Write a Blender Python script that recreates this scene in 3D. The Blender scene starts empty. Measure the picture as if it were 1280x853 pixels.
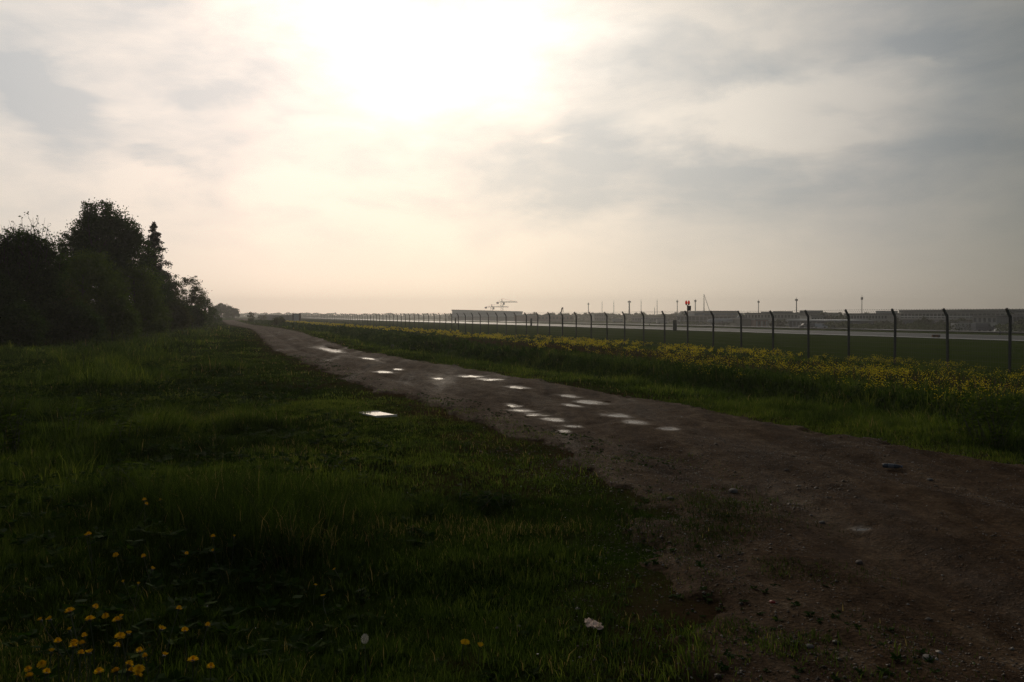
import bpy, math, random
import numpy as np
from mathutils import Vector, Matrix

# ------------------------------------------------------------------ camera
SC = bpy.context.scene
COL = SC.collection
F = 1038.0            # focal length in photo pixels (1280 wide)
HOR = 394.0           # horizon row
EYE = 1.65
cam = bpy.data.cameras.new('camera')
cam.sensor_width = 22.2
cam.lens = F / 1280 * 22.2
cam.shift_y = (HOR - 426.5) / 1280.0
cam.clip_start = 0.05
cam.clip_end = 12000
cam_o = bpy.data.objects.new('camera', cam)
COL.objects.link(cam_o)
cam_o.location = (0, 0, EYE)
cam_o.rotation_euler = (math.radians(90), 0, 0)
SC.camera = cam_o

# ------------------------------------------------------------------ sun and exposure
SUN_AZ, SUN_EL = -5.0, 18.5
sa, se = math.radians(SUN_AZ), math.radians(SUN_EL)
sdir = Vector((math.sin(sa) * math.cos(se), math.cos(sa) * math.cos(se), math.sin(se)))
sun = bpy.data.lights.new('sun', 'SUN')
sun.energy = 0.6
sun.angle = math.radians(14)
sun.color = (1.0, 0.86, 0.68)
sun_o = bpy.data.objects.new('sun', sun)
COL.objects.link(sun_o)
sun_o.rotation_euler = sdir.to_track_quat('Z', 'Y').to_euler()
SC.view_settings.view_transform = 'Standard'
SC.view_settings.look = 'None'
SC.view_settings.gamma = 1.0
SC.view_settings.use_curve_mapping = False
SC.view_settings.exposure = 0.0
SC.cycles.use_denoising = True
SC.cycles.denoising_prefilter = 'NONE'
SC.cycles.max_bounces = 6
SC.cycles.transparent_max_bounces = 8
SC.cycles.volume_bounces = 1

# ------------------------------------------------------------------ sky
world = bpy.data.worlds.new('World')
SC.world = world
world.use_nodes = True
WN = world.node_tree.nodes
WL = world.node_tree.links
WN.clear()


def mth(nt, op, a, b=None, c=None, clamp=False):
    n = nt.nodes.new('ShaderNodeMath')
    n.operation = op
    n.use_clamp = clamp
    for i, v in enumerate((a, b, c)):
        if v is None:
            continue
        if isinstance(v, (int, float)):
            n.inputs[i].default_value = v
        else:
            nt.links.new(v, n.inputs[i])
    return n.outputs[0]


def ramp(nt, fac, stops, interp='EASE'):
    n = nt.nodes.new('ShaderNodeValToRGB')
    cr = n.color_ramp
    cr.interpolation = interp
    while len(cr.elements) > 1:
        cr.elements.remove(cr.elements[-1])
    cr.elements[0].position = stops[0][0]
    cr.elements[0].color = tuple(stops[0][1]) + (1,)
    for p_, c_ in stops[1:]:
        e = cr.elements.new(p_)
        e.color = tuple(c_) + (1,)
    nt.links.new(fac, n.inputs[0])
    return n.outputs[0]


def mixc(nt, fac, a, b, mode='MIX'):
    n = nt.nodes.new('ShaderNodeMix')
    n.data_type = 'RGBA'
    n.blend_type = mode
    n.clamp_factor = True
    for s, v in ((n.inputs[0], fac), (n.inputs[6], a), (n.inputs[7], b)):
        if isinstance(v, (int, float)):
            s.default_value = v
        elif isinstance(v, tuple):
            s.default_value = v if len(v) == 4 else v + (1,)
        else:
            nt.links.new(v, s)
    return n.outputs[2]


def noise(nt, vec, scale, detail=4, rough=0.5, dist=0.0):
    n = nt.nodes.new('ShaderNodeTexNoise')
    n.inputs['Scale'].default_value = scale
    n.inputs['Detail'].default_value = detail
    n.inputs['Roughness'].default_value = rough
    n.inputs['Distortion'].default_value = dist
    if vec is not None:
        nt.links.new(vec, n.inputs['Vector'])
    return n.outputs[0]


def build_sky():
    nt = world.node_tree
    tc = nt.nodes.new('ShaderNodeTexCoord')
    d = tc.outputs['Generated']
    sep = nt.nodes.new('ShaderNodeSeparateXYZ')
    nt.links.new(d, sep.inputs[0])
    az = mth(nt, 'MULTIPLY', mth(nt, 'ARCTAN2', sep.outputs[0], sep.outputs[1]), 57.29578)
    el = mth(nt, 'MULTIPLY', mth(nt, 'ARCSINE', sep.outputs[2]), 57.29578)
    mp = nt.nodes.new('ShaderNodeMapping')
    mp.inputs['Scale'].default_value = (1, 1, 2.6)
    nt.links.new(d, mp.inputs[0])
    mp2 = nt.nodes.new('ShaderNodeMapping')
    mp2.inputs['Location'].default_value = (3.1, 7.7, 1.3)
    mp2.inputs['Scale'].default_value = (1, 1, 2.6)
    nt.links.new(d, mp2.inputs[0])
    n1 = noise(nt, mp.outputs[0], 4.2, 5, 0.55, 0.3)
    n2 = noise(nt, mp2.outputs[0], 5.5, 5, 0.55, 0.3)
    n3 = noise(nt, mp2.outputs[0], 4.2, 8, 0.60, 0.5)
    n4 = noise(nt, mp.outputs[0], 11, 6, 0.55, 0.3)
    u = mth(nt, 'ADD', az, mth(nt, 'MULTIPLY', mth(nt, 'SUBTRACT', n1, 0.5), 16))
    v = mth(nt, 'ADD', el, mth(nt, 'MULTIPLY', mth(nt, 'SUBTRACT', n2, 0.5), 10))

    def blob(px, py, rx, ry, amp, u_=u, v_=v):
        a0 = math.degrees(math.atan((px - 640) / F))
        k = math.cos(math.radians(a0))
        e0 = math.degrees(math.atan((HOR - py) / F * k))
        sx = rx / F * 57.3 * k * k
        sy = ry / F * 57.3 * k
        a = mth(nt, 'POWER', mth(nt, 'DIVIDE', mth(nt, 'SUBTRACT', u_, a0), sx), 2)
        b = mth(nt, 'POWER', mth(nt, 'DIVIDE', mth(nt, 'SUBTRACT', v_, e0), sy), 2)
        e = mth(nt, 'EXPONENT', mth(nt, 'MULTIPLY', mth(nt, 'ADD', a, b), -1))
        return mth(nt, 'MULTIPLY', e, amp)

    blobs = [(40, 100, 120, 60, 1.0), (255, 88, 60, 28, .8), (205, 187, 50, 15, .7), (150, 20, 70, 26, .6),
             (120, 150, 150, 35, .35), (330, 60, 60, 25, .2),
             (1090, 55, 210, 50, .8), (1230, 130, 120, 50, .6), (740, 215, 180, 34, .45), (900, 235, 250, 50, .55),
             (1150, 250, 170, 80, .35), (800, 60, 50, 40, .30), (590, 150, 110, 26, .30), (760, 165, 60, 26, .45),
             (820, 300, 160, 30, .25),
             (970, 142, 150, 34, -.5), (890, 30, 28, 26, -.4), (1112, 92, 34, 7, -.35), (730, 187, 14, 7, -.5),
             (150, 105, 50, 18, -.35), (70, 60, 60, 12, -.3), (690, 290, 130, 30, -.35)]
    D = None
    for b in blobs:
        o = blob(*b)
        D = o if D is None else mth(nt, 'ADD', D, o)
    low = mth(nt, 'DIVIDE', mth(nt, 'SUBTRACT', el, 2.5), 5, clamp=True)
    det = mth(nt, 'ADD', mth(nt, 'MULTIPLY', mth(nt, 'SUBTRACT', n3, 0.5), 2.3), mth(nt, 'MULTIPLY', mth(nt, 'SUBTRACT', n4, 0.5), 1.3))
    D = mth(nt, 'ADD', D, mth(nt, 'MULTIPLY', det, low))
    D = mth(nt, 'ADD', D, 0.12, clamp=True)
    # brightness and tint of the overcast by compass direction
    azf = mth(nt, 'DIVIDE', mth(nt, 'ADD', az, 180), 360)

    def A(deg):
        return (deg + 180) / 360
    base = ramp(nt, azf, [(A(-180), (.05, .055, .065)), (A(-75), (.12, .12, .12)), (A(-34), (.68, .60, .52)), (A(-16), (.98, .79, .655)),
                          (A(-4), (.90, .76, .625)), (A(8), (.72, .625, .525)), (A(16), (.57, .505, .43)), (A(23), (.41, .37, .325)),
                          (A(32), (.215, .205, .18)), (A(75), (.07, .07, .07)), (A(180), (.05, .055, .065))], 'LINEAR')
    elf = mth(nt, 'DIVIDE', el, 90, clamp=True)
    high = ramp(nt, elf, [(0, (1, 1, 1)), (4 / 90, (1.0, 1.0, 1.0)), (12 / 90, (1.03, 1.06, 1.09)), (22 / 90, (1.04, 1.09, 1.13)),
                          (38 / 90, (.42, .46, .5)), (65 / 90, (.16, .18, .2)), (1, (.12, .13, .15))], 'LINEAR')
    col = mixc(nt, 1.0, base, high, 'MULTIPLY')
    cloud = mixc(nt, 1.0, col, (.735, .81, .895), 'MULTIPLY')
    lit = mixc(nt, 1.0, col, (1.12, 1.12, 1.12), 'MULTIPLY')
    col = mixc(nt, D, lit, cloud)
    # bright part where the sun stands behind the cloud
    g1 = blob(500, 30, 400, 180, 0.30)
    g2 = blob(510, 25, 180, 90, .40)
    g3 = blob(620, 80, 110, 50, .14)
    g4 = blob(960, 140, 170, 40, .10)
    core = mth(nt, 'ADD', mth(nt, 'ADD', g2, g3), 0)
    core = mth(nt, 'MULTIPLY', core, mth(nt, 'SUBTRACT', 1.0, mth(nt, 'MULTIPLY', D, .85)))
    gl = mixc(nt, 1.0, (0, 0, 0), (0, 0, 0))

    def scl(fac, c):
        n = nt.nodes.new('ShaderNodeVectorMath')
        n.operation = 'SCALE'
        n.inputs[0].default_value = c
        nt.links.new(fac, n.inputs['Scale'])
        return n.outputs[0]

    def addv(a, b):
        n = nt.nodes.new('ShaderNodeVectorMath')
        n.operation = 'ADD'
        nt.links.new(a, n.inputs[0])
        nt.links.new(b, n.inputs[1])
        return n.outputs[0]
    col = addv(col, scl(mth(nt, 'MULTIPLY', g1, .40), (1.0, .88, .74)))
    col = addv(col, scl(core, (1.0, .97, .90)))
    col = addv(col, scl(g4, (1.0, .90, .72)))
    # a little clear sky showing through the thin cloud
    sky = nt.nodes.new('ShaderNodeTexSky')
    sky.sky_type = 'NISHITA'
    sky.sun_disc = False
    sky.sun_elevation = se
    sky.sun_rotation = sa
    n10 = nt.nodes.new('ShaderNodeVectorMath')
    n10.operation = 'SCALE'
    n10.inputs['Scale'].default_value = 10.0
    nt.links.new(col, n10.inputs[0])
    fin = mixc(nt, 0.94, sky.outputs[0], n10.outputs[0])
    bg = nt.nodes.new('ShaderNodeBackground')
    bg.inputs['Strength'].default_value = 0.1
    nt.links.new(fin, bg.inputs[0])
    out = nt.nodes.new('ShaderNodeOutputWorld')
    nt.links.new(bg.outputs[0], out.inputs[0])
    world.cycles.sampling_method = 'MANUAL'
    world.cycles.sample_map_resolution = 512


build_sky()

# ------------------------------------------------------------------ helpers
RNG = np.random.default_rng(11)
random.seed(5)


def hsh(ix, iy, s):
    a = (ix.astype(np.int64) * 374761393 + iy.astype(np.int64) * 668265263 + s * 974634777) & 0xffffffff
    a = ((a ^ (a >> 13)) * 1274126177) & 0xffffffff
    a = a ^ (a >> 16)
    return (a & 0xffff) / 65535.0


def vn(x, y, s=0):
    x = np.asarray(x, float)
    y = np.asarray(y, float)
    ix = np.floor(x)
    iy = np.floor(y)
    fx = x - ix
    fy = y - iy
    fx = fx * fx * (3 - 2 * fx)
    fy = fy * fy * (3 - 2 * fy)
    a = hsh(ix, iy, s)
    b = hsh(ix + 1, iy, s)
    c = hsh(ix, iy + 1, s)
    d = hsh(ix + 1, iy + 1, s)
    return (a + (b - a) * fx) * (1 - fy) + (c + (d - c) * fx) * fy


def fbm(x, y, s=0, o=4):
    r = 0
    amp = .5
    tot = 0
    for k in range(o):
        r = r + amp * vn(x * 2 ** k + 17.3 * k, y * 2 ** k - 9.1 * k, s + k)
        tot += amp
        amp *= .5
    return r / tot


def sst(a, b, x):
    t_ = np.clip((x - a) / (b - a), 0, 1)
    return t_ * t_ * (3 - 2 * t_)


VP = 254.0
TH = math.atan((VP - 640) / F)
TX, TY = math.sin(TH), math.cos(TH)      # along the fence and runway
NX, NY = TY, -TX                         # towards the airfield


def to_pt(x, y):
    return x * NX + y * NY, x * TX + y * TY


def to_xy(p, t):
    return p * NX + t * TX, p * NY + t * TY


def px_ground(px, py, z=0.0):
    Y = (EYE - z) * F / (py - HOR)
    return (px - 640) / F * Y, Y


def px_at(px, Z):
    return (px - 640) / F * Z


def z_at(py, Z):
    return EYE + (HOR - py) * Z / F


def pt_list(L):
    r = sorted((to_pt(*px_ground(a, b))[::-1] for a, b in L))
    return np.array([q[0] for q in r]), np.array([q[1] for q in r])


RT, RP = pt_list([(1280, 588), (1100, 560), (860, 512), (700, 483), (580, 462), (510, 451), (435, 437.5), (372, 415), (347, 410.5), (310, 405.8), (292, 400.5)])
LT, LP = pt_list([(900, 853), (870, 750), (860, 640), (750, 584), (692, 557), (610, 530), (547, 506), (458, 483), (397, 459), (340, 432), (317, 410.5), (290, 403)])
RT = np.r_[-30, 0, RT, 330, 420]
RP = np.r_[RP[0] + .4, RP[0] + .2, RP, 17.5, 22]
LT = np.r_[-30, 0, LT, 300, 420]
LP = np.r_[1.6, 1.7, LP, 13.5, 18.4]
ts = np.arange(-30, 421, 1.0)
kern = np.array([1, 2, 3, 2, 1]) / 9


def smooth(a):
    return np.convolve(np.pad(a, 2, mode='edge'), kern, 'valid')


RS = smooth(np.interp(ts, RT, RP))
LS = np.interp(ts, LT, LP)
LS = np.minimum(smooth(LS), RS - 3.2)


def pr(t):
    return np.interp(t, ts, RS)


def pl(t):
    return np.interp(t, ts, LS)


def height(x, y):
    """natural ground without the track's own relief"""
    x = np.asarray(x, float)
    y = np.asarray(y, float)
    p, t = to_pt(x, y)
    d = p - pr(t)
    wob = (fbm(t * .12, p * .05, 40, 2) - .5) * 1.2
    dd = np.where(d > 0, np.maximum(d + wob * sst(0, 3, d), 0), d)
    prof = np.interp(dd, [-1, 0, .8, 2.2, 3.4, 4.6, 6.0, 7.5, 16], [0, 0, .02, -.05, -.7, -.72, -.02, .05, 0])
    bank = np.interp(p, [0, 12, 14, 20, 31, 45, 60, 95, 200], [0, 0, -.18, -.42, -.78, -.86, -.9, -.9, -3.0])
    z = prof + bank
    flat = 1 - sst(45, 56, p) * (1 - sst(100, 130, p))
    rough = sst(0, 2.0, np.abs(p - (pl(t) + pr(t)) / 2) - (pr(t) - pl(t)) / 2)
    n = (fbm(x * .35, y * .35, 1) - .5) * .22 + (fbm(x * 1.6, y * 1.6, 5) - .5) * .19
    z = z + n * flat * (0.15 + .85 * rough)
    z = z + (fbm(x * .02, y * .02, 9) - .5) * .5 * sst(30, 90, -p)
    return z


PUD = []   # x, y, radius across, radius along, z
for a, b, wpx, ln in [(590, 472, 30, .9), (612, 476.5, 26, .8), (647, 486, 22, .7), (711, 496.6, 20, .6), (737, 503.5, 28, .75),
                      (715, 509.3, 16, .55), (641, 508, 15, .5), (651, 513.2, 22, .5), (667, 518.3, 24, .42), (692, 525, 26, .45),
                      (702, 539.6, 15, .28), (774, 524, 28, .5), (794, 534.5, 26, .45), (717, 532.6, 20, .3), (481, 467, 22, 1.2),
                      (412, 438, 18, 6), (460, 449, 14, 1.8), (1078, 665, 26, .12), (498, 465, 12, .8), (545, 476, 12, .6), (836, 543.5, 26, .3)]:
    X, Y = px_ground(a, b, -.02)
    PUD.append((X, Y, wpx / 2 / F * Y * .80, ln * (.30 if b > 600 else .40), float(height(X, Y))))


def road_z(x, y):
    p, t = to_pt(x, y)
    a, b = pl(t), pr(t)
    q = (p - a) / (b - a)
    z = height(x, y)
    r = -.06 * np.exp(-((q - .28) / .07) ** 2) - .055 * np.exp(-((q - .70) / .07) ** 2) + .02 * np.exp(-((q - .5) / .1) ** 2)
    r = r + (fbm(p * 4.0, t * .35, 25, 3) - .5) * .06
    r = r + (fbm(x * 1.1, y * 1.1, 21) - .5) * .05 + (fbm(x * 5, y * 5, 23) - .5) * .022 + (fbm(x * 14, y * 14, 27, 2) - .5) * .010
    for (X, Y, ra, rb, z0) in PUD:
        # the long side of a puddle lies along the track
        dx, dy = x - X, y - Y
        al = dx * TX + dy * TY
        ac = dx * NX + dy * NY
        k0 = np.sqrt((ac / ra) ** 2 + (al / rb) ** 2)
        k = k0 + (fbm(x * 9 / (1 + Y * .03), y * 9 / (1 + Y * .03), 31, 3) - .5) * 1.8 + (fbm(x * 20 / (1 + Y * .05), y * 20 / (1 + Y * .05), 37, 2) - .5) * .6
        w = 1 - sst(1.7, 3.2, k0)
        r = r * (1 - w) + w * (z0 - z)
        r = r - .016 * (1 - sst(.1, 1.25, k))
    r = r + (fbm(x * 9, y * 9, 29, 2) - .5) * .005
    edge = np.minimum(q, 1 - q) * (b - a)
    j = (fbm(x * 1.3, y * 1.3, 33, 3) - .5) * .9 + (fbm(x * 6, y * 6, 35, 3) - .5) * .3
    out = sst(0, .5, -(edge + j * .8))
    return z + .035 + r - .16 * out


# settle every puddle at the level of the rut it lies in
_raw, PUD[:] = list(PUD), []
_lv = []
for (X, Y, ra, rb, z0) in _raw:
    aa = np.linspace(0, 2 * math.pi, 24)
    xs = X + (np.cos(aa) * ra * NX + np.sin(aa) * rb * TX)
    ys = Y + (np.cos(aa) * ra * NY + np.sin(aa) * rb * TY)
    _lv.append(float(np.mean(road_z(xs, ys))) - .040)
PUD[:] = [(q[0], q[1], q[2], q[3], l) for q, l in zip(_raw, _lv)]


def ground_z(x, y):
    p, t = to_pt(x, y)
    a, b = pl(t), pr(t)
    inside = sst(.6, 1.2, np.minimum(p - a, b - p))
    return height(x, y) - .14 * inside


# ---- object helpers
def tag(o, label=None, cat=None, group=None, kind=None):
    if label:
        o['label'] = label
    if cat:
        o['category'] = cat
    if group:
        o['group'] = group
    if kind:
        o['kind'] = kind
    return o


def empty(name, loc=(0, 0, 0), rz=0.0):
    o = bpy.data.objects.new(name, None)
    COL.objects.link(o)
    o.location = loc
    o.rotation_euler = (0, 0, rz)
    o.empty_display_size = .2
    return o


def link(name, me, parent=None):
    o = bpy.data.objects.new(name, me)
    COL.objects.link(o)
    if parent is not None:
        o.parent = parent
    return o


def np_mesh(name, V, Fc, mat, parent=None, tint=None, smooth_=False, attrs=None):
    V = np.asarray(V, np.float32)
    Fc = np.asarray(Fc, np.int32)
    me = bpy.data.meshes.new(name)
    me.vertices.add(len(V))
    me.vertices.foreach_set('co', V.ravel())
    k = Fc.shape[1]
    me.loops.add(Fc.size)
    me.loops.foreach_set('vertex_index', Fc.ravel())
    me.polygons.add(len(Fc))
    me.polygons.foreach_set('loop_start', np.arange(0, Fc.size, k, dtype=np.int32))
    try:
        me.polygons.foreach_set('loop_total', np.full(len(Fc), k, dtype=np.int32))
    except Exception:
        pass
    at = dict(attrs or {})
    if tint is not None:
        at['tint'] = tint
    for nm, arr in at.items():
        a = me.attributes.new(nm, 'FLOAT', 'POINT')
        a.data.foreach_set('value', np.asarray(arr, np.float32))
    if smooth_:
        me.polygons.foreach_set('use_smooth', np.ones(len(Fc), bool))
    me.update(calc_edges=True)
    me.validate()
    me.materials.append(mat)
    return link(name, me, parent)


class MB:
    """collects boxes, tubes and prisms for one mesh"""

    def __init__(self):
        self.v = []
        self.f = []

    def box(self, x0, x1, y0, y1, z0, z1, M=None):
        b = len(self.v)
        for z in (z0, z1):
            for x, y in ((x0, y0), (x1, y0), (x1, y1), (x0, y1)):
                self.v.append((x, y, z))
        self.f += [(b, b + 3, b + 2, b + 1), (b + 4, b + 5, b + 6, b + 7), (b, b + 1, b + 5, b + 4),
                   (b + 1, b + 2, b + 6, b + 5), (b + 2, b + 3, b + 7, b + 6), (b + 3, b, b + 4, b + 7)]
        if M is not None:
            for i in range(b, len(self.v)):
                self.v[i] = tuple(M @ Vector(self.v[i]))
        return self

    def tube(self, pts, rad, n=6, cap=True):
        b = len(self.v)
        P = [Vector(q) for q in pts]
        if isinstance(rad, (int, float)):
            rad = [rad] * len(P)
        for i, q in enumerate(P):
            d = (P[min(i + 1, len(P) - 1)] - P[max(i - 1, 0)])
            if d.length < 1e-9:
                d = Vector((0, 0, 1))
            d.normalize()
            up = Vector((0, 0, 1)) if abs(d.z) < .9 else Vector((0, 1, 0))
            s = d.cross(up).normalized()
            w = d.cross(s)
            for k in range(n):
                a = 2 * math.pi * k / n
                self.v.append(tuple(q + (s * math.cos(a) + w * math.sin(a)) * rad[i]))
        for i in range(len(P) - 1):
            for k in range(n):
                a0 = b + i * n + k
                a1 = b + i * n + (k + 1) % n
                self.f.append((a0, a1, a1 + n, a0 + n))
        if cap:
            self.f.append(tuple(b + k for k in range(n))[::-1])
            self.f.append(tuple(b + (len(P) - 1) * n + k for k in range(n)))
        return self

    def prism(self, prof, y0, y1):
        """closed profile in x,z pushed from y0 to y1"""
        b = len(self.v)
        n = len(prof)
        for y in (y0, y1):
            for x, z in prof:
                self.v.append((x, y, z))
        self.f.append(tuple(range(b, b + n)))
        self.f.append(tuple(range(b + 2 * n - 1, b + n - 1, -1)))
        for k in range(n):
            k1 = (k + 1) % n
            self.f.append((b + k, b + n + k, b + n + k1, b + k1))
        return self

    def build(self, name, mat, parent=None, smooth_=False):
        me = bpy.data.meshes.new(name)
        me.from_pydata(self.v, [], self.f)
        me.update()
        if smooth_:
            me.polygons.foreach_set('use_smooth', [True] * len(me.polygons))
        me.materials.append(mat)
        return link(name, me, parent)


def copy_tree(o, parent=None):
    c = o.copy()
    COL.objects.link(c)
    c.parent = parent
    for ch in KIDS(o):
        copy_tree(ch, c)
    return c


def KIDS(o):
    return [q for q in bpy.data.objects if q.parent is o]


# ---- materials
def new_mat(name):
    m = bpy.data.materials.new(name)
    m.use_nodes = True
    nt = m.node_tree
    b = nt.nodes['Principled BSDF']
    return m, nt, b


def pos(nt):
    n = nt.nodes.new('ShaderNodeNewGeometry')
    return n.outputs['Position']


def objco(nt):
    n = nt.nodes.new('ShaderNodeTexCoord')
    return n.outputs['Object']


def attr(nt, name):
    n = nt.nodes.new('ShaderNodeAttribute')
    n.attribute_name = name
    return n.outputs['Fac']


def bump(nt, b, h, strength=.5, dist=.02):
    n = nt.nodes.new('ShaderNodeBump')
    n.inputs['Strength'].default_value = strength
    n.inputs['Distance'].default_value = dist
    nt.links.new(h, n.inputs['Height'])
    nt.links.new(n.outputs[0], b.inputs['Normal'])


def simple(name, c1, c2=None, scale=4.0, rough=.7, metal=0.0, spec=.5, bmp=0.0):
    m, nt, b = new_mat(name)
    c2 = c2 or tuple(k * .75 for k in c1)
    nz = noise(nt, objco(nt), scale, 5, .6)
    f = mth(nt, 'MULTIPLY', mth(nt, 'SUBTRACT', nz, .3), 2.5, clamp=True)
    nt.links.new(mixc(nt, f, c1, c2), b.inputs['Base Color'])
    b.inputs['Roughness'].default_value = rough
    b.inputs['Metallic'].default_value = metal
    b.inputs['Specular IOR Level'].default_value = spec
    if bmp:
        bump(nt, b, nz, bmp, .01)
    return m


def leafmat(name, stops, transl=.35, rough=.6, scale=.6, spec=.25, wob=.5):
    """colour from each leaf's own tint plus broad patches"""
    m, nt, b = new_mat(name)
    f = mth(nt, 'ADD', mth(nt, 'MULTIPLY', attr(nt, 'tint'), 1 - wob * .5),
            mth(nt, 'MULTIPLY', mth(nt, 'SUBTRACT', noise(nt, pos(nt), scale, 3, .5), .35), wob * 1.2), clamp=True)
    col = ramp(nt, f, stops, 'LINEAR')
    nt.links.new(col, b.inputs['Base Color'])
    b.inputs['Roughness'].default_value = rough
    b.inputs['Specular IOR Level'].default_value = spec
    tr = nt.nodes.new('ShaderNodeBsdfTranslucent')
    tc = mixc(nt, 1.0, col, (1.3, 1.35, .7), 'MULTIPLY')
    nt.links.new(tc, tr.inputs[0])
    mx = nt.nodes.new('ShaderNodeMixShader')
    mx.inputs[0].default_value = transl
    nt.links.new(b.outputs[0], mx.inputs[1])
    nt.links.new(tr.outputs[0], mx.inputs[2])
    out = [n for n in nt.nodes if n.type == 'OUTPUT_MATERIAL'][0]
    nt.links.new(mx.outputs[0], out.inputs['Surface'])
    return m


M = {}
M['grass'] = leafmat('grass_blades', [(0, (.016, .028, .007)), (.35, (.048, .078, .016)), (.6, (.094, .134, .028)), (.86, (.18, .21, .042)), (.97, (.28, .21, .10)), (1, (.32, .24, .12))], .45, .7, spec=.05, wob=.0)
M['weedgreen'] = leafmat('weed_leaves', [(0, (.012, .030, .005)), (.5, (.028, .062, .008)), (1, (.08, .12, .016))], .35, .8, spec=.04)
M['rape'] = leafmat('rape_plants', [(0, (.028, .045, .014)), (.3, (.045, .065, .018)), (.48, (.05, .06, .018)), (.52, (.66, .48, .012)), (1, (.92, .74, .03))], .25, .6, 1, .2, 0.0)
M['drystalk'] = leafmat('dry_stalks', [(0, (.05, .028, .016)), (1, (.11, .060, .032))], .2, .7)
M['leaf_dark'] = leafmat('leaf_dark', [(0, (.018, .040, .008)), (.6, (.042, .082, .014)), (1, (.08, .13, .025))], .42, .8, spec=.04)
M['leaf_light'] = leafmat('leaf_light', [(0, (.035, .062, .006)), (.6, (.075, .120, .012)), (1, (.13, .17, .022))], .48, .8, spec=.04)
M['leaf_olive'] = leafmat('leaf_olive', [(0, (.030, .042, .010)), (.6, (.062, .080, .018)), (1, (.11, .12, .03))], .42, .8, spec=.04)
M['needle'] = leafmat('needles', [(0, (.014, .026, .012)), (1, (.034, .052, .022))], .15, .8, spec=.04)
M['hazed_leaf'] = leafmat('hazed_leaves', [(0, (.045, .06, .035)), (1, (.11, .13, .08))], .3, .8, spec=.04)  # far foliage, lightened so part of the distance haze is in its colour
M['bark'] = simple('bark', (.06, .048, .036), (.035, .028, .022), 9, .9)
M['white_flower'] = simple('white_petals', (.75, .74, .68), (.6, .58, .5), 10, .6)
M['dandelion'] = simple('dandelion_petals', (.85, .60, .02), (.76, .44, .015), 60, 1.0, spec=0.0)
M['seedhead'] = simple('seed_down', (.85, .80, .72), (.75, .70, .62), 60, .9)
M['stem'] = simple('stem_green', (.07, .085, .03), (.045, .05, .02), 20, .6)
M['concrete'] = simple('post_concrete', (.10, .10, .095), (.065, .065, .06), 5, .85)
M['wire'] = simple('galvanised_wire', (.20, .20, .19), (.14, .14, .13), 5, .6, .4)
M['darksteel'] = simple('dark_steel', (.05, .05, .05), (.035, .035, .035), 5, .6, .3)
M['steel'] = simple('grey_steel', (.22, .22, .22), (.16, .16, .16), 2, .6, .3)
M['greenbox'] = simple('green_paint', (.06, .075, .06), (.045, .055, .045), 3, .6)
M['rust'] = simple('red_brown_paint', (.22, .10, .07), (.15, .07, .05), 6, .7)


def ground_mat():
    m, nt, b = new_mat('ground_soil_and_turf')
    P = pos(nt)
    g = ramp(nt, noise(nt, P, 1.7, 6, .65), [(.25, (.014, .030, .004)), (.5, (.028, .052, .007)), (.75, (.055, .058, .014))], 'LINEAR')
    g2 = ramp(nt, noise(nt, P, 14, 5, .7), [(.3, (.45, .45, .45)), (.7, (1.4, 1.4, 1.3))], 'LINEAR')
    g = mixc(nt, 1, g, g2, 'MULTIPLY')
    s = ramp(nt, noise(nt, P, 3.0, 8, .7), [(.25, (.032, .019, .009)), (.5, (.064, .040, .021)), (.8, (.10, .068, .040))], 'LINEAR')
    mown = ramp(nt, noise(nt, P, .11, 6, .6), [(.3, (.040, .062, .011)), (.55, (.052, .078, .013)), (.75, (.075, .088, .022))], 'LINEAR')
    c = mixc(nt, attr(nt, 'soil'), g, s)
    c = mixc(nt, attr(nt, 'mown'), c, mown)
    nt.links.new(c, b.inputs['Base Color'])
    b.inputs['Roughness'].default_value = 1.0
    b.inputs['Specular IOR Level'].default_value = .0
    bump(nt, b, noise(nt, P, 22, 6, .75), .9, .03)
    return m


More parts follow.
